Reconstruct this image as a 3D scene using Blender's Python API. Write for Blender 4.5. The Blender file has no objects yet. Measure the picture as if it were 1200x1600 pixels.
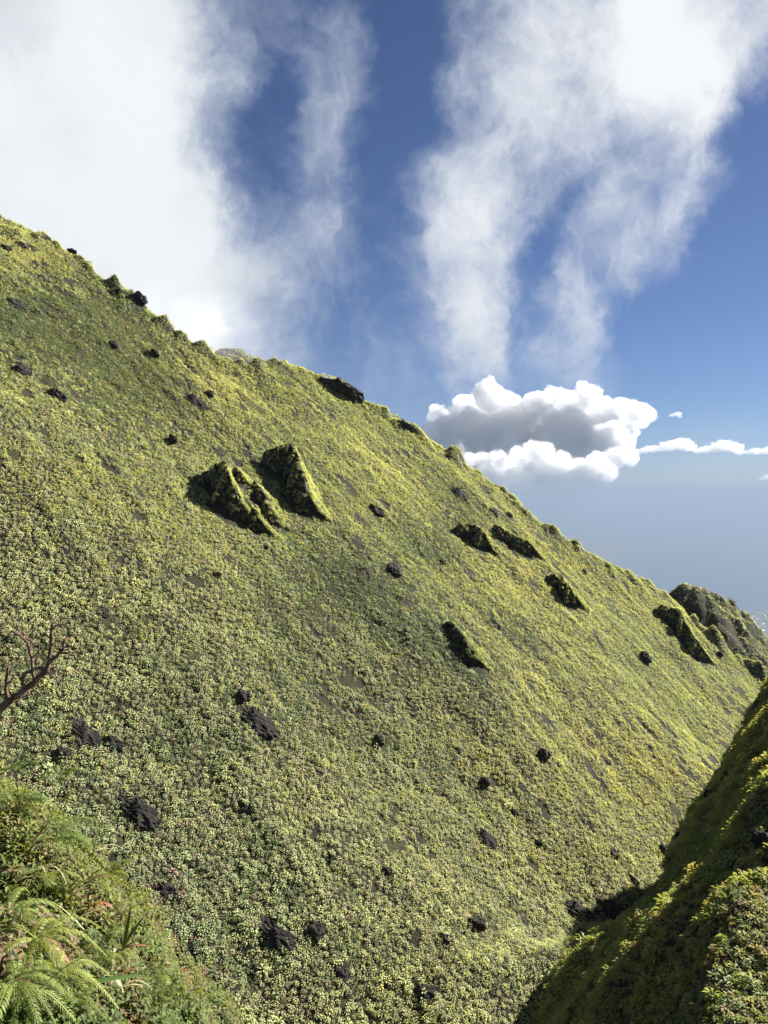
import bpy, bmesh, math, random
import numpy as np
from mathutils import Vector, Matrix, Euler

random.seed(7)
RNG = np.random.default_rng(11)
D = bpy.data
SC = bpy.context.scene
COL = SC.collection
R = math.radians

# ------------------------------------------------------------------ camera
F = 1209.0            # focal length in photograph pixels (1200 x 1600)
V0 = 768.0            # row of eye level
cam = D.cameras.new('camera')
cam.sensor_fit = 'VERTICAL'
cam.sensor_height = 24.0
cam.lens = 24.0 * F / 1600.0
cam.shift_y = -(800.0 - V0) / 1600.0
cam.clip_start = 0.05
cam.clip_end = 600000.0
camo = D.objects.new('camera', cam)
camo.rotation_euler = (R(90), 0, 0)
COL.objects.link(camo)
SC.camera = camo

# ------------------------------------------------------------------ sun
SUN_AZ, SUN_EL = 56.0, 30.0      # degrees right of the view axis, above the horizon
sd = Vector((math.sin(R(SUN_AZ)) * math.cos(R(SUN_EL)), math.cos(R(SUN_AZ)) * math.cos(R(SUN_EL)), math.sin(R(SUN_EL))))
sl = D.lights.new('sun', 'SUN')
sl.energy = 5.0
sl.angle = R(0.53)
sl.color = (1.0, 0.95, 0.87)
so = D.objects.new('sun', sl)
so.rotation_euler = (-sd).to_track_quat('-Z', 'Y').to_euler()
COL.objects.link(so)

# ------------------------------------------------------------------ exposure and sampling
SC.view_settings.view_transform = 'Standard'
SC.view_settings.look = 'None'
SC.view_settings.exposure = 1.88
SC.view_settings.gamma = 1.0
SC.view_settings.use_curve_mapping = False
SC.render.engine = 'CYCLES'
SC.cycles.use_denoising = True
SC.cycles.max_bounces = 12
SC.cycles.diffuse_bounces = 3
SC.cycles.glossy_bounces = 2
SC.cycles.transmission_bounces = 3
SC.cycles.transparent_max_bounces = 8
SC.cycles.volume_bounces = 12
SC.cycles.sample_clamp_indirect = 6.0


# ------------------------------------------------------------------ node helpers
class NT:
    def __init__(self, tree):
        self.t = tree
        self.n = tree.nodes
        self.l = tree.links

    def node(self, kind, **kw):
        nd = self.n.new(kind)
        for k, v in kw.items():
            setattr(nd, k, v)
        return nd

    def put(self, sock, v):
        if isinstance(v, bpy.types.NodeSocket):
            self.l.new(v, sock)
        else:
            sock.default_value = v

    def math(self, op, a, b=0.0, c=None, clamp=False):
        nd = self.node('ShaderNodeMath', operation=op, use_clamp=clamp)
        self.put(nd.inputs[0], a)
        self.put(nd.inputs[1], b)
        if c is not None:
            self.put(nd.inputs[2], c)
        return nd.outputs[0]

    def vmath(self, op, a, b=None, scale=None):
        nd = self.node('ShaderNodeVectorMath', operation=op)
        self.put(nd.inputs[0], a)
        if b is not None:
            self.put(nd.inputs[1], b)
        if scale is not None:
            self.put(nd.inputs['Scale'], scale)
        return nd.outputs['Value'] if op in ('LENGTH', 'DOT_PRODUCT') else nd.outputs['Vector']

    def noise(self, vec, scale, detail=4.0, rough=0.55, dist=0.0, color=False):
        nd = self.node('ShaderNodeTexNoise')
        if vec is not None:
            self.put(nd.inputs['Vector'], vec)
        nd.inputs['Scale'].default_value = scale
        nd.inputs['Detail'].default_value = detail
        nd.inputs['Roughness'].default_value = rough
        nd.inputs['Distortion'].default_value = dist
        return nd.outputs['Color' if color else 'Fac']

    def ramp(self, v, lo, hi, a=0.0, b=1.0, smooth=True):
        nd = self.node('ShaderNodeMapRange', interpolation_type='SMOOTHSTEP' if smooth else 'LINEAR')
        self.put(nd.inputs['Value'], v)
        for key, val in (('From Min', lo), ('From Max', hi), ('To Min', a), ('To Max', b)):
            self.put(nd.inputs[key], val)
        return nd.outputs[0]

    def mix(self, fac, a, b, mode='MIX'):
        nd = self.node('ShaderNodeMix', data_type='RGBA', blend_type=mode)
        self.put(nd.inputs[0], fac)
        for s, v in ((nd.inputs[6], a), (nd.inputs[7], b)):
            self.put(s, v if isinstance(v, bpy.types.NodeSocket) else (*v, 1.0))
        return nd.outputs[2]


def material(name):
    m = D.materials.new(name)
    m.use_nodes = True
    m.node_tree.nodes.clear()
    g = NT(m.node_tree)
    g.out = g.node('ShaderNodeOutputMaterial')
    return m, g


# ------------------------------------------------------------------ sky: Nishita air with wind-torn cloud
def px_angles(x, y):
    a = math.atan((x - 600.0) / F)
    e = math.atan((V0 - y) / math.hypot(F, x - 600.0))
    return math.degrees(a), math.degrees(e)


world = D.worlds.new('World')
SC.world = world
world.cycles.sampling_method = 'MANUAL'
world.cycles.sample_map_resolution = 256
world.use_nodes = True
world.node_tree.nodes.clear()
w = NT(world.node_tree)
sky = w.node('ShaderNodeTexSky', sky_type='NISHITA')
sky.sun_disc = False
sky.sun_elevation = R(SUN_EL)
sky.sun_rotation = R(SUN_AZ)
sky.altitude = 1300.0
sky.air_density = 0.9
sky.dust_density = 0.4
sky.ozone_density = 1.2
dirv = w.node('ShaderNodeTexCoord').outputs['Generated']
sep = w.node('ShaderNodeSeparateXYZ')
w.put(sep.inputs[0], dirv)
az = w.math('MULTIPLY', w.math('ARCTAN2', sep.outputs[0], sep.outputs[1]), 57.29578)
el = w.math('MULTIPLY', w.math('ARCSINE', sep.outputs[2]), 57.29578)
cmb = w.node('ShaderNodeCombineXYZ')
w.put(cmb.inputs[0], az)
w.put(cmb.inputs[1], el)
# two scales of turbulence bend everything that follows
warp1 = w.vmath('SUBTRACT', w.noise(dirv, 4.0, 4.0, 0.55, color=True), (0.5, 0.5, 0.5))
warp2 = w.vmath('SUBTRACT', w.noise(dirv, 14.0, 5.0, 0.6, color=True), (0.5, 0.5, 0.5))
pos = w.vmath('ADD', w.vmath('ADD', cmb.outputs[0], w.vmath('SCALE', warp1, scale=6.0)),
              w.vmath('SCALE', warp2, scale=5.0))
dw = w.vmath('ADD', dirv, w.vmath('ADD', w.vmath('SCALE', warp1, scale=0.22), w.vmath('SCALE', warp2, scale=0.05)))


def blob(x, y, rx, ry, rot, wt, inner=0.25):
    a, e = px_angles(x, y)
    k = math.cos(R(a)) ** 2 * 57.29578 / F
    mp = w.node('ShaderNodeMapping', vector_type='TEXTURE')
    w.put(mp.inputs['Vector'], pos)
    mp.inputs['Location'].default_value = (a, e, 0)
    mp.inputs['Rotation'].default_value = (0, 0, R(rot))
    mp.inputs['Scale'].default_value = (rx * k, ry * k, 1)
    flat = w.vmath('MULTIPLY', mp.outputs[0], (1, 1, 0))
    return w.ramp(w.vmath('LENGTH', flat), inner, 1.0, wt, 0.0)


# where the drifting cloud lies thick and where the blue shows through
BLOBS = [
    (-80, 150, 620, 800, 0, 1.35, 0.5), (230, 440, 320, 330, 0, 0.6, 0.2), (340, 490, 190, 220, 0, 0.6, 0.2), (260, 0, 260, 220, 0, 0.35, 0.2),
    (570, 420, 330, 400, 0, 0.30, 0.1), (800, 560, 330, 160, 0, 0.22, 0.1), (545, 110, 75, 150, -8, 0.42, 0.1), (510, 260, 70, 200, 8, 0.34, 0.1), (440, 340, 100, 200, 0, 0.2, 0.1), (470, 40, 110, 120, 0, 0.22, 0.1),
    (880, 20, 240, 260, 0, 0.62, 0.35), (1160, -10, 320, 200, 0, 0.95, 0.3), (1080, 120, 140, 160, 0, 0.35, 0.2),
    (810, 220, 230, 250, -15, 0.45, 0.25), (1040, 250, 170, 220, -25, 0.55, 0.2),
    (730, 400, 130, 240, 12, 0.55, 0.2), (920, 420, 110, 190, -28, 0.42, 0.15), (715, 520, 100, 130, 0, 0.45, 0.1),
    (905, 540, 95, 170, 8, 0.45, 0.1), (1020, 380, 130, 90, 35, 0.34, 0.1), (800, 590, 170, 60, 0, 0.25, 0.1),
    (850, 390, 45, 140, -30, -0.6, 0.1), (640, 60, 90, 260, 0, -0.5, 0.2), (425, 190, 60, 190, 0, -0.35, 0.1), (600, 330, 70, 220, 0, -0.2, 0.1),
    (1235, 340, 180, 320, 0, -0.6, 0.3), (1090, 540, 190, 160, 0, -0.5, 0.3), (560, 520, 120, 120, 0, -0.15, 0.2), (820, 500, 60, 90, 0, -0.25, 0.1),
]
acc = None
for b in BLOBS:
    s = blob(*b)
    acc = s if acc is None else w.math('ADD', acc, s)
# elsewhere round the sky the same broken cloud goes on, thinning to the horizon
front = w.ramp(w.math('ABSOLUTE', az), 30.0, 60.0, 0.0, 1.0)
over = w.ramp(el, 38.0, 60.0, 0.0, 1.0)
elsewhere = w.math('MAXIMUM', front, over)
broad = w.ramp(w.noise(dw, 1.6, 3.0, 0.5), 0.42, 0.62, 0.0, 0.95)
low = w.ramp(el, 4.0, 16.0, 0.0, 1.0)
guide = w.math('ADD', w.math('MULTIPLY', acc, w.math('SUBTRACT', 1.0, elsewhere)), w.math('MULTIPLY', w.math('MULTIPLY', broad, elsewhere), low))
stretch = w.vmath('MULTIPLY', dw, (1.0, 1.0, 0.62))
fb = w.noise(stretch, 6.0, 6.0, 0.6)
fine = w.noise(stretch, 19.0, 7.0, 0.66)
ridge = w.math('SUBTRACT', 1.0, w.math('ABSOLUTE', w.math('MULTIPLY_ADD', w.noise(w.vmath('ADD', stretch, w.vmath('SCALE', warp2, scale=0.10)), 11.0, 6.0, 0.6), 4.0, -2.0)))
turb = w.math('ADD', w.math('MULTIPLY', w.math('SUBTRACT', fb, 0.5), 1.5), w.math('MULTIPLY', w.math('SUBTRACT', fine, 0.5), 0.9))
turb = w.math('ADD', turb, w.math('MULTIPLY', w.math('SUBTRACT', ridge, 0.5), 0.22))
soft = w.ramp(guide, 0.7, 1.5, 1.0, 0.3)
dens = w.math('ADD', guide, w.math('MULTIPLY', turb, soft))
cover = w.math('MULTIPLY', w.ramp(dens, -0.12, 1.35), w.ramp(dens, 0.5, 1.4, 0.84, 1.0))
thick = w.ramp(w.math('ADD', guide, w.math('MULTIPLY', turb, 0.8)), 0.35, 1.4)
mott = w.noise(stretch, 3.2, 5.0, 0.5)
sunward = w.ramp(w.vmath('DOT_PRODUCT', dirv, tuple(sd)), 0.35, 1.0)
c_thin = w.mix(sunward, (2.7, 3.15, 4.0), (4.2, 4.5, 4.9))
c_thick = w.mix(w.ramp(mott, 0.35, 0.65), (3.7, 3.95, 4.15), (4.9, 5.1, 5.25))
c_cloud = w.mix(thick, c_thin, w.mix(sunward, c_thick, (5.2, 5.3, 5.4)))
skyc = w.mix(1.0, sky.outputs[0], (0.265, 0.315, 0.425), 'MULTIPLY')
bg = w.node('ShaderNodeBackground')
w.put(bg.inputs['Color'], w.mix(cover, skyc, c_cloud))
bg.inputs['Strength'].default_value = 0.05
wo = w.node('ShaderNodeOutputWorld')
w.l.new(bg.outputs[0], wo.inputs[0])

# ------------------------------------------------------------------ object helpers
def tag(o, label=None, cat=None, group=None, kind=None):
    if label:
        o['label'] = label
    if cat:
        o['category'] = cat
    if group:
        o['group'] = group
    if kind:
        o['kind'] = kind
    return o


def mesh_obj(name, verts, faces, mat, parent=None, smooth=False, loc=None):
    me = D.meshes.new(name)
    me.from_pydata([tuple(v) for v in verts], [], [tuple(f) for f in faces])
    me.materials.append(mat)
    if smooth:
        me.polygons.foreach_set('use_smooth', [True] * len(me.polygons))
    me.update()
    o = D.objects.new(name, me)
    COL.objects.link(o)
    if parent:
        o.parent = parent
    if loc is not None:
        o.location = loc
    return o


def empty(name, loc, rz=0.0):
    o = D.objects.new(name, None)
    o.empty_display_size = 0.1
    o.location = loc
    o.rotation_euler = (0, 0, rz)
    COL.objects.link(o)
    return o


def grid_faces(nr, nc):
    i = np.arange(nr - 1)[:, None] * nc + np.arange(nc - 1)[None, :]
    return np.stack([i, i + 1, i + nc + 1, i + nc], -1).reshape(-1, 4)


def fast_mesh(name, verts, quads, mat, smooth=True):
    me = D.meshes.new(name)
    n, q = len(verts), len(quads)
    me.vertices.add(n)
    me.vertices.foreach_set('co', np.ascontiguousarray(verts, dtype=np.float32).ravel())
    me.loops.add(q * 4)
    me.loops.foreach_set('vertex_index', np.ascontiguousarray(quads, dtype=np.int32).ravel())
    me.polygons.add(q)
    me.polygons.foreach_set('loop_start', np.arange(0, q * 4, 4, dtype=np.int32))
    me.polygons.foreach_set('use_smooth', np.full(q, smooth))
    me.materials.append(mat)
    me.update(calc_edges=True)
    me.validate()
    o = D.objects.new(name, me)
    COL.objects.link(o)
    return o


# ------------------------------------------------------------------ numpy noise
_perm = np.random.default_rng(3).permutation(512)
_ang = np.random.default_rng(4).random(512) * 2 * np.pi


def perlin(x, y, seed=0):
    x = np.asarray(x, float) + seed * 17.31
    y = np.asarray(y, float) + seed * 9.77
    xi, yi = np.floor(x).astype(int), np.floor(y).astype(int)
    xf, yf = x - xi, y - yi

    def g(ix, iy, dx, dy):
        t = _ang[_perm[(_perm[ix & 511] + iy) & 511]]
        return np.cos(t) * dx + np.sin(t) * dy
    u = xf * xf * xf * (xf * (xf * 6 - 15) + 10)
    v = yf * yf * yf * (yf * (yf * 6 - 15) + 10)
    a = g(xi, yi, xf, yf) * (1 - u) + g(xi + 1, yi, xf - 1, yf) * u
    b = g(xi, yi + 1, xf, yf - 1) * (1 - u) + g(xi + 1, yi + 1, xf - 1, yf - 1) * u
    return (a * (1 - v) + b * v) * 1.5


def smin(a, b, k):
    h = np.clip(0.5 + 0.5 * (b - a) / k, 0, 1)
    return b * (1 - h) + a * h - k * h * (1 - h)


# ------------------------------------------------------------------ terrain heights (x right, y ahead, z up; camera at the origin)
def tab(points):
    p = sorted(points)
    return np.array([(q[0] - 600.0) / F for q in p]), np.array([(V0 - q[1]) / F for q in p])


CREST = [(-500, 40), (-260, 190), (-100, 290), (0, 337), (30, 348), (70, 368), (108, 393), (130, 410), (165, 437), (195, 457), (240, 490), (275, 518),
         (330, 551), (375, 566), (400, 568), (430, 563), (468, 571), (500, 588), (545, 612), (575, 630), (612, 646), (650, 668), (690, 698), (740, 732),
         (790, 770), (840, 812), (875, 834), (920, 862), (960, 882), (1000, 905), (1040, 926), (1062, 945), (1080, 968), (1100, 985), (1130, 1010),
         (1170, 1042), (1200, 1072), (1260, 1120), (1400, 1250), (1700, 1500)]
CA, CS = tab(CREST)
FALL = np.array([0.805, -0.593])     # downhill, horizontal
ACR = np.array([0.593, 0.805])


def hill_plane(x, y):
    return -58.2 - 0.74 * x + 0.545 * y


TOE = [(2.4, 44.0), (3.9, 47.0), (5.8, 50.4), (10.4, 54.9), (14.6, 57.9)]     # low fold at the foot of the bank


def hill_relief(x, y):
    u = x * ACR[0] + y * ACR[1]
    v = x * FALL[0] + y * FALL[1]
    u = u + 2.0 * perlin(u / 22, v / 30, 9)
    h = 0.95 * perlin(u / 20, v / 26, 1) + 0.34 * perlin(u / 9, v / 10, 2) + 0.26 * perlin(u / 3.6, v / 4.6, 3) + 0.17 * perlin(u / 1.4, v / 1.7, 4)
    for cx, cy, r_, amp in ((-31.6, 64.5, 16, 3.2), (2.6, 52.5, 12, 1.5), (6.6, 83.5, 14, 2.0), (-22, 96, 10, 1.5), (38, 84, 16, 1.5)):   # broad shoulders of the slope
        h = h + amp * np.exp(-((x - cx) ** 2 + (y - cy) ** 2) / (r_ * r_))
    h = h + 2.3 * np.exp(-(polyline_dist(x, y, TOE) / 1.9) ** 1.7)
    h = h - 0.16 * np.clip(perlin(u / 4.2, v / 4.4, 5) - 0.28, 0, 1) / 0.3      # small scars and hollows
    return h


def hill(x, y):
    x = np.asarray(x, float)
    y = np.asarray(y, float)
    a = x / np.maximum(y, 1.0)
    yr = 58.2 / np.maximum(0.545 - 0.74 * a - np.interp(a, CA, CS), 0.12)
    zr = -58.2 + yr * (0.545 - 0.74 * a)
    k = np.clip((yr - y) / 9.0, 0.0, 1.0)
    z = hill_plane(x, y) + hill_relief(x, y) * (0.22 + 0.78 * k)
    knob = np.clip(perlin(x / 3.4, y / 6, 6) - 0.08, 0, 1) * 3.0 + np.clip(perlin(x / 1.5, y / 2.5, 7) - 0.1, 0, 1) * 1.4
    back = zr + 0.15 - 0.95 * (y - yr)
    z = smin(z, back, 1.0) + knob * np.exp(-((y - yr) / 3.5) ** 2)
    gap = bank(x, y) - 1.2                                                       # the gully floor is filled and rounded
    return np.where((a > 0.0) & (a < 0.5), -smin(-z, -gap, 7.0), z)


SPUR = [(300, 1700), (740, 1640), (880, 1545), (905, 1490), (940, 1452), (990, 1420), (1012, 1402), (1035, 1372), (1048, 1330), (1060, 1300), (1098, 1245), (1135, 1190),
        (1165, 1130), (1182, 1098), (1200, 1072), (1260, 985), (1400, 860), (1800, 800)]
SA, SS = tab(SPUR)


def polyline_dist(x, y, pts):
    d = np.full(np.shape(x), 1e9)
    for (x0, y0), (x1, y1) in zip(pts[:-1], pts[1:]):
        ex, ey = x1 - x0, y1 - y0
        t = np.clip(((x - x0) * ex + (y - y0) * ey) / (ex * ex + ey * ey), 0, 1)
        d = np.minimum(d, np.hypot(x - x0 - t * ex, y - y0 - t * ey))
    return d


def bank_plane(x, y):
    return -11.7 + 1.268 * x - 0.732 * y


def on_bank(px, py):
    a, s = (px - 600) / F, (V0 - py) / F
    y = 11.7 / (1.268 * a - 0.732 - s)
    return a * y, y


FOLDS = [([on_bank(*p) for p in ((1330, 1150), (1200, 1285), (1130, 1380), (1080, 1432), (1010, 1490), (960, 1535), (900, 1600))], 1.7, 2.6),
         ([on_bank(*p) for p in ((1330, 1390), (1200, 1440), (1120, 1480), (1060, 1510), (980, 1560), (930, 1640))], 1.3, 1.7),
         ([on_bank(*p) for p in ((720, 1640), (790, 1580), (850, 1560), (905, 1562))], 1.9, 2.2),
         ([on_bank(*p) for p in ((1330, 1500), (1200, 1530), (1100, 1570), (1040, 1640))], 0.6, 1.2)]


def bank(x, y):
    x = np.asarray(x, float)
    y = np.asarray(y, float)
    a = x / np.maximum(y, 1.0)
    yb = np.clip(11.7 / np.maximum(1.268 * a - 0.732 - np.interp(a, SA, SS), 0.05), 5, 110)
    zb = -11.7 + yb * (1.268 * a - 0.732)
    z = bank_plane(x, y)
    k = np.clip((yb - y) / 6.0, 0, 1)
    rel = 0.9 * perlin(x / 6, y / 9, 21) + 0.7 * perlin(x / 2.6, y / 3.6, 22) + 0.35 * perlin(x / 1.1, y / 1.4, 23)
    for pts, amp, wd in FOLDS:
        rel = rel + amp * np.exp(-(polyline_dist(x, y, pts) / wd) ** 1.6)
    z = z + rel * (0.3 + 0.7 * k)
    z = smin(z, -10.6 - 0.06 * y - 3.2 * np.clip((36 - y) / 12, 0, 1) - 0.45 * np.maximum(x - 0.55 * y, 0) + 0.6 * perlin(x / 5, y / 5, 24), 1.5)
    return smin(z, zb + 0.2 - 1.5 * (y - yb), 0.8) + 0.9 * np.clip(perlin(x / 1.6, y / 2.2, 25) - 0.1, 0, 1) * np.exp(-((y - yb) / 2.0) ** 2)


EDGE = [(-9, 12.5), (-5, 8.6), (-3.6, 7.2), (-2.35, 6.1), (-1.72, 4.9), (-1.02, 3.6), (-0.2, 2.3), (3, 1.2), (9, 0.5)]


def ledge(x, y):
    x = np.asarray(x, float)
    y = np.asarray(y, float)
    d = polyline_dist(x, y, EDGE)
    ye = np.interp(x, [p[0] for p in EDGE], [p[1] for p in EDGE])
    sd_ = np.where(y > ye, d, -d)
    bump = 0.16 * perlin(x / 1.1, y / 1.1, 31) + 0.09 * perlin(x / 0.45, y / 0.45, 32) + 0.03 * perlin(x / 0.15, y / 0.15, 33)
    mound = 0.42 * np.exp(-(((x + 1.95) / 0.42) ** 2 + ((y - 3.75) / 0.55) ** 2)) + 0.25 * np.exp(-(((x + 3.0) / 0.6) ** 2 + ((y - 6.2) / 0.7) ** 2))
    drop = np.logaddexp(0, (sd_ + 0.05) / 0.22) * 0.22
    return -2.62 + bump + mound - 1.6 * np.minimum(drop, 30.0)


KNOLL = [((1010, 965), 150), ((1045, 936), 153), ((1066, 918), 156), ((1090, 915), 158), ((1112, 922), 160), ((1150, 951), 165), ((1176, 974), 168), ((1200, 1000), 172), ((1290, 1090), 182), ((1420, 1230), 195)]
KN = [((p[0] - 600) / F * d, d, (V0 - p[1]) / F * d) for p, d in KNOLL]


def spine_height(x, y, spine, near, far):
    best = np.full(np.shape(x), -1e9)
    for (x0, y0, z0), (x1, y1, z1) in zip(spine[:-1], spine[1:]):
        ex, ey = x1 - x0, y1 - y0
        t = np.clip(((x - x0) * ex + (y - y0) * ey) / (ex * ex + ey * ey), 0, 1)
        dx, dy = x - x0 - t * ex, y - y0 - t * ey
        dd = np.hypot(dx, dy)
        side = np.where(ex * dy - ey * dx > 0, far, near)
        best = np.maximum(best, z0 + t * (z1 - z0) - side * (np.sqrt(dd * dd + 0.5) - 0.7))
    return best


def knoll(x, y):
    rel = 1.3 * perlin(x / 5, y / 5, 41) + 0.9 * perlin(x / 2.2, y / 2.2, 42) + 0.4 * perlin(x / 0.9, y / 0.9, 43)
    return spine_height(x, y, KN, 1.35, 0.8) + rel - 0.3


MIST_KN = [((p[0] - 600) / F * d, d, (V0 - p[1]) / F * d) for p, d in (((250, 560), 205), ((330, 553), 205), ((352, 544), 205), ((375, 545), 206), ((388, 554), 207), ((430, 580), 210), ((520, 640), 215))]


def mist_knoll(x, y):
    return spine_height(x, y, MIST_KN, 0.9, 0.9) + 0.7 * perlin(x / 4, y / 4, 51) + 0.3 * perlin(x / 1.7, y / 1.7, 52) - 0.1


def march(px, py, fn, t0=2.0, t1=220.0, lift=0.0, n=6000):
    a, s = (px - 600.0) / F, (V0 - py) / F
    y = np.geomspace(t0, t1, n)
    hit = (s * y) < (fn(a * y, y) + lift)
    i = int(np.argmax(hit))
    if not hit.any():
        i = n - 1
    return Vector((a * y[i], y[i], s * y[i]))


def normal_of(fn, x, y, e=0.3):
    dx = (fn(x + e, y) - fn(x - e, y)) / (2 * e)
    dy = (fn(x, y + e) - fn(x, y - e)) / (2 * e)
    n = np.stack([-dx, -dy, np.ones_like(dx)], -1)
    return n / np.linalg.norm(n, axis=-1, keepdims=True)


# ------------------------------------------------------------------ materials
def ground_material(name, soil, moss, scale):
    m, g = material(name)
    p = g.node('ShaderNodeNewGeometry').outputs['Position']
    n1 = g.noise(p, scale, 6.0, 0.6)
    n2 = g.noise(p, scale * 7, 6.0, 0.65)
    c = g.mix(g.ramp(n1, 0.38, 0.62), soil, moss)
    c = g.mix(g.ramp(n2, 0.45, 0.7, 0.0, 0.7), c, tuple(v * 0.45 for v in soil))
    b = g.node('ShaderNodeBsdfPrincipled')
    g.put(b.inputs['Base Color'], c)
    b.inputs['Roughness'].default_value = 0.95
    b.inputs['Specular IOR Level'].default_value = 0.15
    bp = g.node('ShaderNodeBump')
    bp.inputs['Strength'].default_value = 0.8
    bp.inputs['Distance'].default_value = 0.35 / scale * 0.3
    g.put(bp.inputs['Height'], n2)
    g.l.new(bp.outputs[0], b.inputs['Normal'])
    g.l.new(b.outputs[0], g.out.inputs[0])
    return m


M_SOIL = ground_material('slope_soil', (0.022, 0.018, 0.012), (0.034, 0.038, 0.014), 0.5)
M_LEDGE = ground_material('ledge_soil', (0.030, 0.024, 0.016), (0.035, 0.05, 0.015), 3.0)


def leaf_material(name, c_green, c_yellow, c_brown, brown=0.08, big=0.055, transl=0.35, rough=0.6, spread=0.5):
    m, g = material(name)
    oi = g.node('ShaderNodeObjectInfo')
    geo = g.node('ShaderNodeNewGeometry')
    loc = oi.outputs['Location']
    st = g.node('ShaderNodeMapping')
    g.put(st.inputs['Vector'], loc)
    st.inputs['Rotation'].default_value = (0, 0, R(36.4))
    st.inputs['Scale'].default_value = (0.7, 1.0, 0.8)
    n1 = g.noise(st.outputs[0], big, 4.0, 0.6)
    n2 = g.noise(loc, big * 9, 3.0, 0.6)
    n3 = g.noise(loc, big * 4, 4.0, 0.6)
    isl = geo.outputs['Random Per Island']
    f = g.math('ADD', g.ramp(n1, 0.36, 0.66), g.math('MULTIPLY', g.math('SUBTRACT', isl, 0.5), 0.5))
    f = g.math('ADD', f, g.math('MULTIPLY', g.math('SUBTRACT', n2, 0.5), 0.9), clamp=True)
    c = g.mix(f, c_green, c_yellow)
    bfac = g.math('MULTIPLY', g.math('GREATER_THAN', g.math('ADD', g.math('MULTIPLY', oi.outputs['Random'], 0.75), g.math('MULTIPLY', n3, 0.5)), 1.0 - brown), 0.8)
    c = g.mix(bfac, c, c_brown)
    v = g.math('MULTIPLY_ADD', isl, spread, 1.0 - spread * 0.5)
    v = g.math('MULTIPLY', v, g.math('MULTIPLY_ADD', oi.outputs['Random'], 0.5, 0.75))
    c = g.vmath('SCALE', c, scale=v)
    b = g.node('ShaderNodeBsdfPrincipled')
    g.put(b.inputs['Base Color'], c)
    b.inputs['Roughness'].default_value = rough
    b.inputs['Specular IOR Level'].default_value = 0.28
    tr = g.node('ShaderNodeBsdfTranslucent')
    g.put(tr.inputs[0], g.mix(1.0, c, (1.25, 1.2, 0.55), 'MULTIPLY'))
    mx = g.node('ShaderNodeMixShader')
    mx.inputs[0].default_value = transl
    g.l.new(b.outputs[0], mx.inputs[1])
    g.l.new(tr.outputs[0], mx.inputs[2])
    g.l.new(mx.outputs[0], g.out.inputs[0])
    return m


M_COVER = leaf_material('slope_leaves', (0.29, 0.335, 0.165), (0.43, 0.445, 0.21), (0.31, 0.26, 0.16), 0.06, transl=0.38, spread=0.3)
M_DARKCOVER = leaf_material('slope_leaves_deep_green', (0.095, 0.14, 0.05), (0.17, 0.20, 0.075), (0.2, 0.15, 0.08), 0.05, transl=0.3, spread=0.4)  # also planted to paint broad shade onto the slope
M_GOLDCOVER = leaf_material('slope_leaves_golden', (0.37, 0.385, 0.12), (0.47, 0.455, 0.17), (0.31, 0.26, 0.16), 0.03, transl=0.4, spread=0.3)
M_DEADCOVER = leaf_material('slope_leaves_withered', (0.17, 0.12, 0.07), (0.24, 0.19, 0.11), (0.2, 0.15, 0.08), 0.0, transl=0.2, spread=0.5)
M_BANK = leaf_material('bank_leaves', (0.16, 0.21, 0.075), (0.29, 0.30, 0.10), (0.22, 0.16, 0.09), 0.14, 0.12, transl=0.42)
M_LEDGELEAF = leaf_material('ledge_leaves', (0.065, 0.10, 0.022), (0.15, 0.17, 0.035), (0.14, 0.085, 0.05), 0.14, 0.6)
M_FERN = leaf_material('fern_green', (0.07, 0.11, 0.022), (0.15, 0.17, 0.035), (0.2, 0.12, 0.06), 0.0, 1.5, 0.45)
M_MOUND = leaf_material('clubmoss_green', (0.185, 0.235, 0.055), (0.28, 0.305, 0.075), (0.3, 0.17, 0.09), 0.0, 1.5, 0.45)
M_BLADE = leaf_material('grass_green', (0.07, 0.13, 0.03), (0.15, 0.19, 0.05), (0.2, 0.13, 0.06), 0.0, 1.5, 0.35)
M_STRAW = leaf_material('dry_straw', (0.42, 0.36, 0.20), (0.50, 0.43, 0.26), (0.3, 0.2, 0.1), 0.0, 1.5, 0.3)
M_DEADLEAF = leaf_material('dead_leaf', (0.30, 0.14, 0.08), (0.38, 0.20, 0.12), (0.2, 0.1, 0.06), 0.0, 1.5, 0.3)
M_BROWNLEAF = leaf_material('brown_strap_leaf', (0.10, 0.075, 0.03), (0.20, 0.12, 0.05), (0.15, 0.08, 0.04), 0.0, 1.5, 0.3)
M_OLIVE = leaf_material('olive_strap_leaf', (0.11, 0.13, 0.02), (0.19, 0.19, 0.03), (0.15, 0.08, 0.04), 0.0, 1.5, 0.4)
M_TWIGLEAF = leaf_material('shrub_leaf', (0.12, 0.085, 0.05), (0.17, 0.11, 0.075), (0.1, 0.06, 0.04), 0.0, 1.5, 0.3)


def rock_material(name, dark, light, lichen, scale=1.2):
    m, g = material(name)
    p = g.node('ShaderNodeNewGeometry').outputs['Position']
    n1 = g.noise(p, scale, 8.0, 0.65)
    n2 = g.noise(p, scale * 5, 8.0, 0.7)
    n3 = g.noise(p, scale * 1.8, 5.0, 0.6)
    c = g.mix(g.ramp(n1, 0.4, 0.62), dark, light)
    c = g.mix(g.ramp(n3, 0.56, 0.66, 0.0, 0.75), c, lichen)
    b = g.node('ShaderNodeBsdfPrincipled')
    g.put(b.inputs['Base Color'], c)
    b.inputs['Roughness'].default_value = 0.9
    b.inputs['Specular IOR Level'].default_value = 0.25
    bp = g.node('ShaderNodeBump')
    bp.inputs['Strength'].default_value = 0.9
    bp.inputs['Distance'].default_value = 0.12
    g.put(bp.inputs['Height'], n2)
    g.l.new(bp.outputs[0], b.inputs['Normal'])
    g.l.new(b.outputs[0], g.out.inputs[0])
    return m


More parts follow.
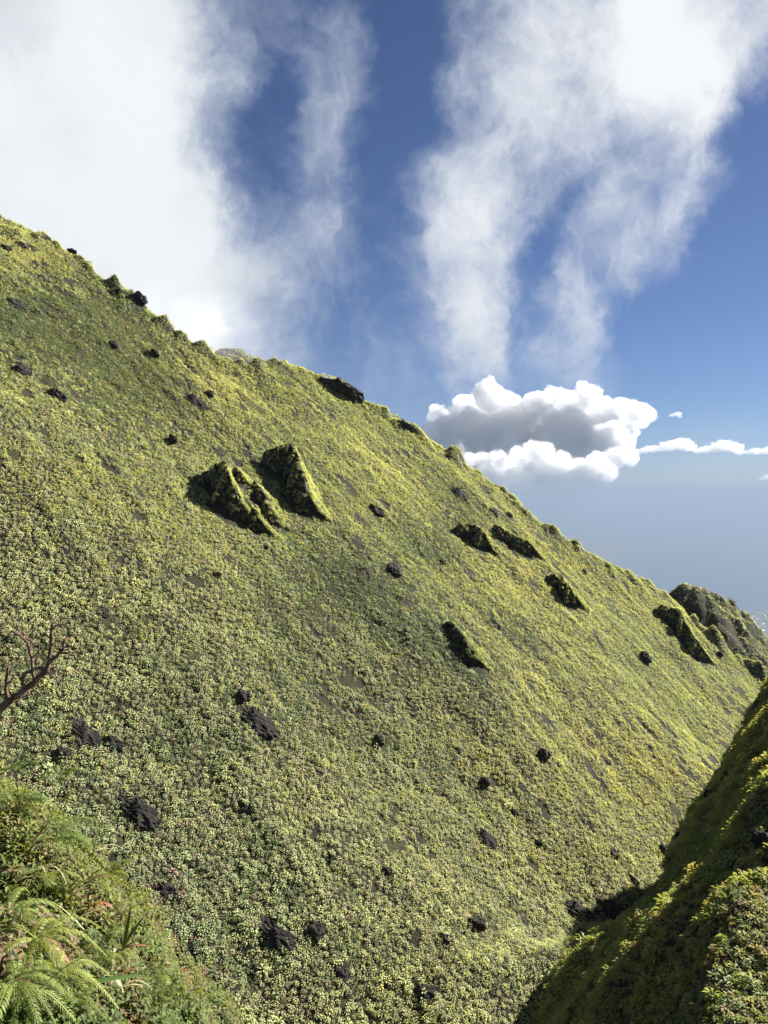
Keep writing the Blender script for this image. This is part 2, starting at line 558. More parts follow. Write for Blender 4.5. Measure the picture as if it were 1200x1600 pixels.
M_ROCK = rock_material('dark_volcanic_rock', (0.009, 0.0075, 0.0065), (0.024, 0.019, 0.015), (0.045, 0.050, 0.018))
M_BARK = rock_material('weathered_bark', (0.19, 0.11, 0.08), (0.38, 0.24, 0.17), (0.5, 0.4, 0.3), 14.0)


# ------------------------------------------------------------------ the ground sheets
def terrain(name, fn, amin, amax, na, ys, mat):
    av = np.linspace(amin, amax, na)
    A, Y = np.meshgrid(av, ys)
    X = A * Y
    Z = fn(X, Y)
    o = fast_mesh(name, np.stack([X, Y, Z], -1).reshape(-1, 3), grid_faces(len(ys), na), mat)
    return tag(o, kind='structure')


hill_o = terrain('hillside', hill, -0.95, 0.85, 520, np.concatenate([np.geomspace(24, 150, 330), np.linspace(151, 230, 80)]), M_SOIL)
bank_o = terrain('gully_bank', bank, 0.0, 1.6, 330, np.concatenate([np.geomspace(8, 80, 230), np.linspace(81, 110, 30)]), M_SOIL)
knoll_o = terrain('ridge_knoll', knoll, 0.30, 0.80, 130, np.linspace(138, 215, 130), M_SOIL)
mist_o = terrain('clouded_knoll', mist_knoll, -0.36, 0.0, 110, np.linspace(175, 240, 90), M_SOIL)
gx, gy = np.meshgrid(np.linspace(-9, 5, 200), np.linspace(-3, 14, 230))
led_o = fast_mesh('near_ledge', np.stack([gx, gy, ledge(gx, gy)], -1).reshape(-1, 3), grid_faces(230, 200), M_LEDGE)
tag(led_o, kind='structure')

# ------------------------------------------------------------------ rock outcrops whose lips throw the long shadows
SUNH = np.array([sd.x, sd.y]) / math.hypot(sd.x, sd.y)
COVER_PTS, COVER_N = [], []
NO_COVER = []      # (x, y, radius) bare rock


def outcrop(lip, hs, width, label, seed, grp='rock outcrops standing out of the slope'):
    """lip: pixels of the upper edge from its upslope end; hs: heights of the lip over the slope."""
    rng = np.random.default_rng(seed)
    n = 22
    ts = np.linspace(0, len(lip) - 1, n)
    lx = np.interp(ts, range(len(lip)), [p[0] for p in lip]) + rng.normal(0, 1.3, n)
    ly = np.interp(ts, range(len(lip)), [p[1] for p in lip]) + rng.normal(0, 1.3, n)
    hh = 1.25 * np.interp(ts, range(len(lip)), hs) * (1 + rng.normal(0, 0.10, n))
    L = [march(lx[i], ly[i], hill, 20, 200, lift=hh[i] * 1.25) for i in range(n)]
    offs = [(-0.42, -0.9), (-0.34, 0.12), (-0.22, 0.45), (-0.16, 0.72), (-0.05, 0.93), (0.0, 1.0)]
    offs += [(wv, None) for wv in (0.06, 0.15, 0.3, 0.45, 0.6, 0.75, 0.9, 1.0)]
    rows = []
    for i in range(n):
        p = L[i]
        hv = float(p.z - hill(p.x, p.y))
        row = []
        for j, (o, k) in enumerate(offs):
            if k is not None:
                dd = o * hv + rng.normal(0, 0.05) * hv * (j not in (0, 5))
                x, y = p.x + SUNH[0] * dd, p.y + SUNH[1] * dd
                z = float(hill(x, y)) * (1 - max(k, 0)) + (p.z) * max(k, 0) if k > 0 else float(hill(x, y)) - 0.8
            else:
                dd = o * width
                x, y = p.x + SUNH[0] * dd, p.y + SUNH[1] * dd
                z = float(hill(x, y)) + hv * (1 - o) ** 1.5 - 0.08 * (o > 0.85) - 0.5 * (o == 1.0)
            row.append((x, y, z))
        rows.append(row)
    nc = len(offs)
    V = [q for r in rows for q in r]
    Fc = grid_faces(n, nc).tolist()
    for end in (0, n - 1):          # close the ends down into the slope
        base = end * nc
        c = len(V)
        cx, cy = V[base + 6][0], V[base + 6][1]
        V.append((cx, cy, float(hill(cx, cy)) - 0.8))
        for j in range(nc - 1):
            Fc.append((base + j, base + j + 1, c))
    o = mesh_obj('rock_outcrop', V, Fc, M_ROCK)
    tag(o, label, 'outcrop', grp)
    # plants grow on the lit back of it
    for i in range(n - 1):
        for j in list(range(1, 5)) + list(range(6, nc - 2)):
            q = [np.array(V[i * nc + j]), np.array(V[i * nc + j + 1]), np.array(V[(i + 1) * nc + j]), np.array(V[(i + 1) * nc + j + 1])]
            area = np.linalg.norm(np.cross(q[1] - q[0], q[2] - q[0]))
            nn = np.cross(q[1] - q[0], q[2] - q[0])
            nn = nn / (np.linalg.norm(nn) + 1e-9)
            if nn[2] < 0:
                nn = -nn
            for _ in range(rng.poisson(area * (11 if j > 5 else 7))):
                u, v = rng.random(2)
                COVER_PTS.append(q[0] * (1 - u) * (1 - v) + q[1] * u * (1 - v) + q[2] * (1 - u) * v + q[3] * u * v)
                COVER_N.append(nn)
    for i in range(0, n):
        p = L[i]
        hv = float(p.z - hill(p.x, p.y))
        NO_COVER.append((p.x - SUNH[0] * hv * 0.2, p.y - SUNH[1] * hv * 0.2, 0.3 * hv))
    return o


outcrop([(404, 724), (416, 706), (436, 696), (454, 691), (464, 706), (471, 732), (477, 760), (482, 778), (485, 790)], [0.2, 1.3, 2.2, 2.7, 2.7, 2.5, 2.1, 1.4, 0.8], 3.4,
        'largest dark fin of rock with a broad rounded shadow on the upper slope', 1)
outcrop([(309, 746), (328, 731), (351, 718), (358, 738), (372, 768), (387, 797)], [0.2, 1.2, 2.2, 2.3, 2.0, 1.0], 2.4,
        'square-topped dark rock fin left of the largest fin, casting a four-sided shadow', 2)
outcrop([(384, 775), (398, 800), (414, 824)], [0.9, 1.3, 0.3], 2.4, 'small black rock lip at the lower end of the square-topped fin', 3)
outcrop([(368, 728), (373, 735), (379, 743)], [0.8, 0.8, 0.2], 1.5, 'tiny triangular rock tooth between the two big fins', 4)
outcrop([(398, 750), (412, 772), (421, 795), (431, 818)], [0.6, 0.9, 0.8, 0.2], 2.4, 'long narrow rock rib just left of the largest fin', 5)
outcrop([(772, 822), (780, 822), (800, 833), (827, 848), (829, 854)], [0.2, 1.1, 1.3, 1.3, 0.6], 3.4, 'long flat-topped dark rock ledge near the crest below the cumulus', 6)
outcrop([(706, 828), (718, 819), (734, 817), (750, 824), (763, 838), (764, 848)], [0.2, 1.0, 1.5, 1.8, 1.4, 0.3], 3.6, 'broad dark hollow rock face left of the flat-topped ledge', 7)
outcrop([(857, 900), (864, 896), (882, 907), (897, 924), (904, 938)], [0.2, 1.1, 1.5, 1.4, 0.6], 3.2, 'black slab of rock standing alone on the right of the slope', 8)
outcrop([(694, 974), (704, 970), (718, 986), (731, 1008), (739, 1032)], [0.2, 0.8, 1.1, 1.1, 0.3], 3.2, 'mossy dark rock step in the middle of the slope', 9)
outcrop([(1023, 952), (1036, 944), (1062, 952), (1080, 985), (1100, 1012), (1103, 1026)], [0.2, 1.5, 2.4, 2.2, 1.7, 0.4], 3.6, 'long dark rib just before the knoll at the right end of the ridge', 10)


# ------------------------------------------------------------------ boulders
def make_rock(seed, stretch):
    bm = bmesh.new()
    bmesh.ops.create_icosphere(bm, subdivisions=4, radius=1.0)
    rng = np.random.default_rng(seed)
    co = np.array([v.co for v in bm.verts])
    d0 = co.copy()
    for _ in range(9):           # knock flat facets off
        d = rng.normal(size=3)
        d /= np.linalg.norm(d)
        lim = rng.uniform(0.5, 0.85)
        t = co @ d
        co -= np.outer(np.maximum(t - lim, 0), d) * 0.92
    q = d0 + seed * 3.1
    rough = 0.30 * perlin(q[:, 0] * 1.7 + q[:, 2], q[:, 1] * 1.7 - q[:, 2]) + 0.20 * perlin(q[:, 0] * 4 - q[:, 2] * 3, q[:, 1] * 4 + q[:, 2] * 2) + 0.10 * perlin(q[:, 0] * 9 + q[:, 2] * 7, q[:, 1] * 9 - q[:, 2] * 6)
    co *= (1 + rough)[:, None]
    co *= np.array(stretch)
    for v, c in zip(bm.verts, co):
        v.co = c
    me = D.meshes.new('boulder')
    bm.to_mesh(me)
    bm.free()
    me.materials.append(M_ROCK)
    return me


ROCK_MESH = [make_rock(s, st) for s, st in ((1, (1, .8, .75)), (2, (1.3, .7, .6)), (3, (.9, .9, .8)), (4, (1.2, .9, .65)), (5, (1, .7, .9)), (6, (1.5, .8, .6)))]

BOULDERS = [   # x, y, width px, which mesh, label
    (9, 389, 20, 0, 'dark boulder on the upper slope at the left picture edge'),
    (36, 384, 20, 1, 'flat dark boulder beside the one at the left picture edge, near the crest'),
    (216, 470, 36, 4, 'pointed rock standing up on the skyline of the left crest'),
    (188, 455, 16, 1, 'low dark rock on the skyline left of the pointed rock'),
    (112, 398, 16, 3, 'small dark rock sticking out of the crest at upper left'),
    (72, 372, 14, 3, 'smallest rock on the skyline near the top left crest'),
    (68, 436, 22, 1, 'weathered rock half sunk in plants below the top left crest'),
    (28, 478, 26, 3, 'mossy rock in the dark patch at upper left'),
    (176, 540, 16, 0, 'rounded rock midway down the upper left slope'),
    (240, 556, 18, 4, 'dark rock under the bright yellow streak below the left crest'),
    (90, 617, 28, 1, 'long dark boulder on the left slope above the bright patch'),
    (38, 582, 22, 3, 'shaded boulder near the left picture edge above the bright patch'),
    (302, 628, 30, 5, 'wide dark boulder above the two big fins'),
    (326, 618, 16, 0, 'small boulder at the right end of the wide one above the fins'),
    (268, 690, 18, 4, 'lone boulder left of and above the square-topped fin'),
    (415, 855, 15, 0, 'small rock just below the lower end of the rock ribs'),
    (716, 771, 30, 5, 'long low boulder near the crest under the cumulus base'),
    (590, 801, 30, 1, 'dark boulder in the centre of the upper slope, right of the largest fin'),
    (773, 804, 24, 3, 'boulder on top of the flat-topped ledge near the crest'),
    (795, 806, 16, 0, 'small boulder right beside the one above the flat-topped ledge'),
    (620, 893, 34, 3, 'dark boulder in the middle of the slope below the crest ledges'),
    (690, 880, 16, 0, 'little rock above and right of the mid-slope boulder'),
    (912, 894, 14, 0, 'little black rock above the lone slab at right'),
    (340, 900, 16, 4, 'little rock below the big fins on the pale slope'),
    (70, 862, 18, 1, 'small rock on the pale slope at left'),
    (165, 960, 22, 3, 'small boulder above the bare branch at left'),
    (772, 974, 24, 1, 'boulder right of the mossy rock step'),
    (1006, 1030, 28, 0, 'black boulder on the lit slope left of the knoll'),
    (1123, 1024, 15, 4, 'small black boulder at the foot of the dark rib by the knoll'),
    (378, 1088, 36, 2, 'large black rounded boulder in the middle left of the slope'),
    (398, 1127, 60, 5, 'long broken rock band just below the large rounded boulder'),
    (345, 1180, 18, 0, 'small boulder below the long broken rock band'),
    (278, 1228, 18, 3, 'small dark rock left of centre on the lower slope'),
    (388, 1264, 30, 1, 'wide boulder on the lower slope below the broken rock band'),
    (590, 1160, 28, 4, 'angular boulder in the centre of the slope'),
    (562, 1176, 14, 1, 'little rock left of the angular centre boulder'),
    (715, 1173, 16, 0, 'small boulder left of the round one on the lit slope'),
    (757, 1223, 22, 4, 'crouching dark boulder on the lit lower slope'),
    (848, 1178, 30, 2, 'round black boulder on the lit slope at right'),
    (806, 1187, 14, 0, 'small black rock left beside the round boulder'),
    (755, 1310, 40, 5, 'large leaning boulder on the lower right slope'),
    (802, 1268, 20, 1, 'small rock above right of the leaning boulder'),
    (842, 1318, 18, 4, 'dark rock right of the leaning boulder'),
    (957, 1335, 24, 0, 'black boulder near the gully on the lit slope'),
    (1033, 1328, 20, 4, 'pointed black rock against the edge of the shaded bank'),
    (988, 1374, 22, 1, 'boulder just above the dark gully hollow'),
    (516, 1340, 20, 4, 'dark knobby rock on the lower slope, left of centre'),
    (604, 1361, 22, 2, 'small dark boulder on the lower slope, right of the knobby rock'),
    (96, 1176, 34, 2, 'brown boulder just above the near ferns'),
    (132, 1146, 46, 5, 'long dark rock above the brown boulder at left'),
    (180, 1165, 36, 1, 'dark rock at the right end of the long one at left'),
    (215, 1270, 60, 5, 'broad black rock band right of the near ferns'),
    (262, 1396, 40, 1, 'low rock beyond the near ferns and grasses'),
    (432, 1464, 50, 5, 'wide black rock step near the bottom of the slope'),
    (498, 1456, 34, 3, 'dark rock right of the wide black step'),
    (742, 1446, 42, 2, 'large dark boulder low on the slope, right of centre'),
    (700, 1470, 30, 1, 'flat rock left beside the large low boulder'),
    (662, 1552, 44, 5, 'dark rock near the bottom edge of the picture'),
    (538, 1520, 34, 3, 'rock in dark undergrowth near the bottom edge, left of centre'),
    (900, 1425, 50, 5, 'dark overhanging rock at the top of the gully hollow'),
    (960, 1432, 60, 1, 'shaded rock wall inside the gully hollow'),
]
for i, (px, py, wpx, k, lab) in enumerate(BOULDERS):
    p = march(px, py, hill, 20, 200)
    sz = wpx / F * p.y * (0.55 if py < 700 else 0.41)
    o = D.objects.new('boulder', ROCK_MESH[k])
    COL.objects.link(o)
    nrm = Vector(normal_of(hill, p.x, p.y, 1.0).tolist())
    q = nrm.to_track_quat('Z', 'X')
    yaw = R(random.uniform(-30, 30))
    o.rotation_euler = (q.to_matrix() @ Matrix.Rotation(yaw, 3, 'Z')).to_euler()
    if wpx >= 30 and k in (5, 1):   # long ones lie across, along the contour
        along = Vector((1, -0.35, -0.25)).normalized()
        zz = nrm
        yy = zz.cross(along).normalized()
        xx = yy.cross(zz)
        o.rotation_euler = Matrix((xx, yy, zz)).transposed().to_euler()
    hz = 1.0
    thin = 0.75 if px == 216 else 1.0
    o.scale = (sz * thin, sz * 1.2, sz * random.uniform(0.9, 1.15) / thin ** 0.5)
    o.location = p + nrm * sz * (0.08 if py > 480 else (-0.45 if px == 216 else -0.1))
    tag(o, lab, 'rock', 'boulders scattered over the hillside')
    NO_COVER.append((p.x, p.y, sz * 0.6))
    for _ in range(int(4 + sz * 11)):      # plants rooted on and against the rock
        th_ = random.uniform(0, 6.283)
        rr_ = sz * random.uniform(0.25, 1.0)
        qx, qy = p.x + math.cos(th_) * rr_, p.y + math.sin(th_) * rr_
        if random.random() < 0.35 + 0.5 * (math.sin(th_) > 0):
            COVER_PTS.append(np.array((qx, qy, float(hill(qx, qy)) + max(0.0, 0.75 - rr_ / sz) * sz * 0.7)))
            COVER_N.append(np.array(nrm))

for (px, py, wpx, k, lab) in ((1108, 1240, 26, 4, 'black rock on the edge of the shaded bank, midway up'), (1064, 1302, 20, 1, 'small black rock low on the edge of the shaded bank'),
                              (1186, 1100, 22, 0, 'topmost black rock on the edge of the shaded bank'), (1193, 1310, 40, 2, 'dark bare rock on the bank at the right picture edge'), (1180, 1372, 34, 3, 'dark rock on the bank below the bare one at the right edge')):
    p = march(px, py + 6, bank, 10, 110)
    sz = wpx / F * p.y * 0.55
    o = D.objects.new('boulder', ROCK_MESH[k])
    COL.objects.link(o)
    o.rotation_euler = (random.uniform(0, 6), random.uniform(0, 6), random.uniform(0, 6))
    o.scale = (sz, sz, sz)
    o.location = p
    tag(o, lab, 'rock', 'rocks on the gully bank')

# the crag that overhangs the crest, and its smaller neighbour
for (px, py, wpx, hpx, k, lab) in ((530, 596, 62, 38, 5, 'overhanging dark crag on the crest beside the clouded knoll'),
                                   (634, 664, 34, 18, 1, 'dark crag on the crest just left of the cumulus')):
    p = march(px, py + hpx * 0.4, hill, 20, 200)
    s = wpx / F * p.y * 0.42
    o = D.objects.new('crag', ROCK_MESH[k].copy())
    COL.objects.link(o)
    o.scale = (s * 0.95, s * 1.1, s * 1.15)
    o.rotation_euler = (R(-8), R(24), R(12))
    o.location = p + Vector((0.3, 1.0, 0.55))
    for _ in range(40):
        qx, qy = random.uniform(-1.1, 0.4) * s, random.uniform(-0.8, 0.3) * s
        COVER_PTS.append(np.array((p.x + qx, p.y + 1.0 + qy, p.z + 0.55 + s * (0.55 - 0.45 * qx / s) * 0.8)))
        COVER_N.append(np.array((0.2, -0.3, 0.93)))
    tag(o, lab, 'crag', 'crags on the crest')


# ------------------------------------------------------------------ ground cover (nobody could count it)
def leaf(V, Fc, base, az_, tilt, ln, wd, fold=0.25, droop=0.35):
    dx, dy = math.cos(az_), math.sin(az_)
    h = Vector((dx * math.cos(tilt), dy * math.cos(tilt), math.sin(tilt)))
    sdv = Vector((-dy, dx, 0))
    up = sdv.cross(h) * -1
    i = len(V)
    mid = base + h * ln * 0.5
    tip = base + h * ln + Vector((0, 0, -droop * ln))
    V.extend([base, mid + sdv * wd * 0.5 + Vector((0, 0, fold * wd)), mid, mid - sdv * wd * 0.5 + Vector((0, 0, fold * wd)), tip])
    Fc.extend([(i, i + 2, i + 1), (i, i + 3, i + 2), (i + 1, i + 2, i + 4), (i + 2, i + 3, i + 4)])


def patch_mesh(name, seed, n_ros, rad, ln, mat, height=0.14, leaves=(15, 19), squat=0.8):
    """one or a few cushion plants: leaves set all round a low dome, tips turned outward"""
    rng = random.Random(seed)
    V, Fc = [], []
    for k in range(n_ros):
        if n_ros == 1:
            c = Vector((0, 0, 0))
        else:
            r, t = rad * math.sqrt(rng.random()), rng.uniform(0, 6.28)
            c = Vector((r * math.cos(t), r * math.sin(t), rng.uniform(-0.3, 0.3) * height))
        sc = rng.uniform(0.8, 1.2)
        nl = rng.randint(*leaves)
        t0 = rng.uniform(0, 6.28)
        for j in range(nl):
            f = (j + 0.5) / nl
            pol = math.acos(1 - f * 0.95)                   # 0 at the crown, towards the rim
            t = t0 + j * 2.39996 + rng.uniform(-0.3, 0.3)
            b = c + Vector((math.sin(pol) * math.cos(t) * ln * 0.45 * sc, math.sin(pol) * math.sin(t) * ln * 0.45 * sc, math.cos(pol) * height * sc * squat))
            tilt_ = (1.15 - pol) * 0.75 + rng.uniform(-0.3, 0.3)
            leaf(V, Fc, b, t, tilt_, ln * sc * rng.uniform(0.6, 0.95), ln * sc * rng.uniform(0.36, 0.55), 0.2, 0.25)
    me = D.meshes.new(name)
    me.from_pydata([tuple(v) for v in V], [], Fc)
    me.materials.append(mat)
    return me


def patch_set(name, mats, **kw):
    c = D.collections.new(name)      # source shapes only, never linked into the scene
    for i, mat in enumerate(mats):
        c.objects.link(D.objects.new('%s_%02d' % (name, i), patch_mesh(name, 100 + i, mat=mat, **kw)))
    return c


def eulers(nrm, spin):
    z = nrm
    ref = np.tile(np.array([1.0, 0, 0]), (len(z), 1))
    y = np.cross(z, ref)
    y /= np.linalg.norm(y, axis=1, keepdims=True)
    x = np.cross(y, z)
    c, s = np.cos(spin)[:, None], np.sin(spin)[:, None]
    X = x * c + y * s
    Y = -x * s + y * c
    ry = np.arcsin(np.clip(-X[:, 2], -1, 1))
    rx = np.arctan2(Y[:, 2], z[:, 2])
    rz = np.arctan2(X[:, 1], X[:, 0])
    return np.stack([rx, ry, rz], -1)


def scatter(name, pts, nrm, scale, coll, label, cat, upright=0.2, sunny=0.42, pick=None):
    n = len(pts)
    z = nrm * (1 - upright - sunny) + np.array([0, 0, 1.0]) * upright + np.array(sd) * sunny + RNG.normal(0, 0.16, (n, 3))   # crowns lean to the light
    z /= np.linalg.norm(z, axis=1, keepdims=True)
    eu = eulers(z, RNG.random(n) * 6.283)
    me = D.meshes.new(name)
    me.vertices.add(n)
    me.vertices.foreach_set('co', np.asarray(pts, np.float32).ravel())
    at = me.attributes.new('turn', 'FLOAT_VECTOR', 'POINT')
    at.data.foreach_set('vector', eu.astype(np.float32).ravel())
    at = me.attributes.new('size', 'FLOAT', 'POINT')
    at.data.foreach_set('value', np.asarray(scale, np.float32))
    at = me.attributes.new('pick', 'INT', 'POINT')
    at.data.foreach_set('value', (RNG.integers(0, len(coll.objects), n) if pick is None else pick).astype(np.int32))
    o = D.objects.new(name, me)
    COL.objects.link(o)
    ng = D.node_groups.new(name, 'GeometryNodeTree')
    ng.interface.new_socket('Geometry', in_out='INPUT', socket_type='NodeSocketGeometry')
    ng.interface.new_socket('Geometry', in_out='OUTPUT', socket_type='NodeSocketGeometry')
    N = ng.nodes
    gi, go = N.new('NodeGroupInput'), N.new('NodeGroupOutput')
    ci = N.new('GeometryNodeCollectionInfo')
    ci.inputs['Collection'].default_value = coll
    ci.inputs['Separate Children'].default_value = True
    ci.inputs['Reset Children'].default_value = True
    ip = N.new('GeometryNodeInstanceOnPoints')
    ip.inputs['Pick Instance'].default_value = True

    def attr(nm, ty):
        a = N.new('GeometryNodeInputNamedAttribute')
        a.data_type = ty
        a.inputs['Name'].default_value = nm
        return a.outputs['Attribute']
    ng.links.new(gi.outputs[0], ip.inputs['Points'])
    ng.links.new(ci.outputs[0], ip.inputs['Instance'])
    ng.links.new(attr('pick', 'INT'), ip.inputs['Instance Index'])
    e2r = N.new('FunctionNodeEulerToRotation')
    ng.links.new(attr('turn', 'FLOAT_VECTOR'), e2r.inputs[0])
    ng.links.new(e2r.outputs[0], ip.inputs['Rotation'])
    ng.links.new(attr('size', 'FLOAT'), ip.inputs['Scale'])
    ng.links.new(ip.outputs[0], go.inputs[0])
    md = o.modifiers.new('plants', 'NODES')
    md.node_group = ng
    tag(o, label, cat, kind='stuff')
    return o


def keep_off(x, y):
    k = np.ones(len(x), bool)
    for (cx, cy, r) in NO_COVER:
        k &= (x - cx) ** 2 + (y - cy) ** 2 > r * r
    return k


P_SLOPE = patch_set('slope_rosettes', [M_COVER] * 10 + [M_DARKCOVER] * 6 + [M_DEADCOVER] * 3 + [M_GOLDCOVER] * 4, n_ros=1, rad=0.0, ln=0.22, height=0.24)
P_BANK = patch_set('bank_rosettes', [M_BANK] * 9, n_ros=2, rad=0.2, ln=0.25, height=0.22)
P_LEDGE = patch_set('ledge_sprigs', [M_LEDGELEAF] * 9, n_ros=4, rad=0.09, ln=0.040, height=0.055, leaves=(10, 14))


def sample_grid(fn, step, a0, a1, y0, y1, e):
    """roughly even spacing on the slope, each plant shaken off its place"""
    xs = np.arange(min(a0 * y1, a0 * y0), a1 * y1, step)
    ys = np.arange(y0, y1, step)
    X, Y = np.meshgrid(xs, ys)
    X = (X + RNG.uniform(-0.42, 0.42, X.shape) * step + (np.arange(len(ys))[:, None] % 2) * step * 0.5).ravel()
    Y = (Y + RNG.uniform(-0.42, 0.42, Y.shape) * step).ravel()
    k = (X > a0 * Y) & (X < a1 * Y)
    X, Y = X[k], Y[k]
    return X, Y, fn(X, Y), normal_of(fn, X, Y, e)


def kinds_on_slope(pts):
    """which plant grows where: pale yellow-green, deep green (part real growth, part painted slope shade), a few withered"""
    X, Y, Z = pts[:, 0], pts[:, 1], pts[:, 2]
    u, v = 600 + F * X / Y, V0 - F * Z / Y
    green_and_shade = np.zeros(len(X))  # deep green growth together with broad slope shade painted through plant colour
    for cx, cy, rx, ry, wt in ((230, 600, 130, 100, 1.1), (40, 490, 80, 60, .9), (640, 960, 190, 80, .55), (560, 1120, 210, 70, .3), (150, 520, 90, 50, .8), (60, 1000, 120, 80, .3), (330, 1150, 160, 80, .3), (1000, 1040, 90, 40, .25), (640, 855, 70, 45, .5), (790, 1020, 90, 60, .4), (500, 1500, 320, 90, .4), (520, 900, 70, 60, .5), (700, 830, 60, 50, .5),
                               (150, 790, 280, 90, -.9), (330, 620, 70, 60, -.4), (790, 930, 100, 40, -.5), (960, 1170, 240, 130, -.6), (900, 1330, 170, 60, -.5), (60, 400, 80, 40, -.3), (600, 740, 160, 60, -.2)):  # negative weights paint the sunlit areas by keeping plants pale
        green_and_shade += wt * np.exp(-((u - cx) / rx) ** 2 - ((v - cy) / ry) ** 2)
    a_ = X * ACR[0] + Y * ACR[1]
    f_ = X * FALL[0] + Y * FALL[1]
    green_and_shade += 0.4 * perlin(a_ / 9, f_ / 13, 71) + 0.3 * perlin(a_ / 2.5, f_ / 4, 72)
    dark = RNG.random(len(X)) < np.clip(0.10 + 0.85 * green_and_shade, 0.03, 0.92)
    gold = np.zeros(len(X))
    for cx, cy, rx, ry in ((270, 560, 60, 40), (370, 640, 90, 60), (300, 830, 150, 45), (130, 760, 150, 50), (790, 930, 80, 30), (870, 880, 60, 30), (700, 900, 60, 30), (950, 1160, 170, 60), (1000, 1230, 140, 50), (880, 1340, 120, 40), (560, 780, 90, 35), (60, 400, 60, 30)):
        gold += 0.45 * np.exp(-((u - cx) / rx) ** 2 - ((v - cy) / ry) ** 2)
    gold = (RNG.random(len(X)) < np.clip(0.06 + gold + 0.25 * perlin(a_ / 5, f_ / 8, 74), 0.01, 0.7)) & ~dark
    dead = RNG.random(len(X)) < np.clip(0.02 + 0.5 * (perlin(X / 3.1, Y / 3.1, 73) - 0.25), 0.015, 0.45)
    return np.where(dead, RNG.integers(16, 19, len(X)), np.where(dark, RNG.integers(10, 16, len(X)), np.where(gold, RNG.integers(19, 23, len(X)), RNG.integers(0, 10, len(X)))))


# many small bare pockets of dark earth between the plants
for _ in range(900):
    py_ = math.sqrt(random.uniform(40 ** 2, 140 ** 2))
    px_ = random.uniform(-0.55, 0.52) * py_
    if perlin(px_ / 9, py_ / 9, 75) + random.uniform(-0.5, 0.5) > 0.1:
        rad_ = random.uniform(0.18, 0.42) * (0.7 + py_ / 120)
        for q_ in range(random.randint(1, 3)):
            NO_COVER.append((px_ + random.gauss(0, rad_), py_ + random.gauss(0, rad_), rad_))

# hillside
x, y, z, nn = sample_grid(hill, 0.25, -0.60, 0.58, 37, 153, 0.6)
a = x / y
yr = 58.2 / np.maximum(0.545 - 0.74 * a - np.interp(a, CA, CS), 0.12)
bare = perlin(x / 1.7, y / 1.7, 61) + 0.6 * perlin(x / 5, y / 5, 62)
k = keep_off(x, y) & (y < yr + 4.5) & ((bare < 0.62) | (RNG.random(len(x)) < 0.6)) & (nn[:, 2] > 0.45) & ~((z < bank(x, y) - 1.0) & (a > 0.05))
size = (0.56 + 0.38 * RNG.random(len(x))) * np.where(RNG.random(len(x)) < 0.012 + 0.05 * np.clip(perlin(x / 4, y / 4, 65), 0, 1), RNG.uniform(1.3, 1.8, len(x)), 1.0) * (1 + 0.28 * perlin(x / 2.2, y / 2.2, 63))
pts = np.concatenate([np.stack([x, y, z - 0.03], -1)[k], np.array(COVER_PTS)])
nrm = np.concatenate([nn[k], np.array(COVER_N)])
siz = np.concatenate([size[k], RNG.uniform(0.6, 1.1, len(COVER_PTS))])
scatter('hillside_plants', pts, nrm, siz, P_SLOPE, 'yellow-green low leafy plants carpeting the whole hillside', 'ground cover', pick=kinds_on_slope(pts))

# shaded bank on the right
x, y, z, nn = sample_grid(bank, 0.24, 0.05, 0.75, 14, 92, 0.4)
a = x / y
yb = np.clip(11.7 / np.maximum(1.268 * a - 0.732 - np.interp(a, SA, SS), 0.05), 5, 110)
k = (y < yb + 3) & (z > hill(x, y) - 0.5) & (perlin(x / 1.3, y / 1.3, 64) < 0.55)
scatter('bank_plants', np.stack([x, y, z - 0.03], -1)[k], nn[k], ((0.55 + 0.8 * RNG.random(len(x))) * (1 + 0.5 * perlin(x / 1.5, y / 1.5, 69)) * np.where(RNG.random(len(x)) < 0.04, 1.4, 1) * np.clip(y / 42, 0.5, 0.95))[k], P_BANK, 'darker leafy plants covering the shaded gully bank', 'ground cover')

# knolls
x, y, z, nn = sample_grid(knoll, 0.42, 0.32, 0.6, 142, 200, 0.6)
k = (nn[:, 2] > 0.50) & (perlin(x / 2.6, y / 2.6, 44) < 0.3)
scatter('knoll_plants', np.stack([x, y, z - 0.03], -1)[k], nn[k], (0.8 + 0.6 * RNG.random(len(x)))[k], P_SLOPE, 'low plants growing on the knoll at the right end of the ridge', 'ground cover', pick=RNG.integers(6, 17, int(k.sum())))
x, y, z, nn = sample_grid(mist_knoll, 0.45, -0.34, -0.05, 192, 214, 0.6)
scatter('clouded_knoll_plants', np.stack([x, y, z - 0.03], -1), nn, 0.8 + 0.6 * RNG.random(len(x)), P_SLOPE, 'low plants on the knoll that fades into the cloud', 'ground cover')

# near ledge
n = 17000
x, y = RNG.uniform(-6.5, 1.2, n), RNG.uniform(1.5, 9.5, n)
z, nn = ledge(x, y), normal_of(ledge, x, y, 0.05)
k = (z > -7.0) & (x / y > -0.75) & (perlin(x / 0.3, y / 0.3, 66) + 0.5 * perlin(x / 0.9, y / 0.9, 67) < 0.33)
scatter('ledge_plants', np.stack([x, y, z], -1)[k], nn[k], (0.45 + 1.3 * RNG.random(n) ** 2)[k], P_LEDGE, 'small tangled leaves covering the near ledge at lower left', 'ground cover')


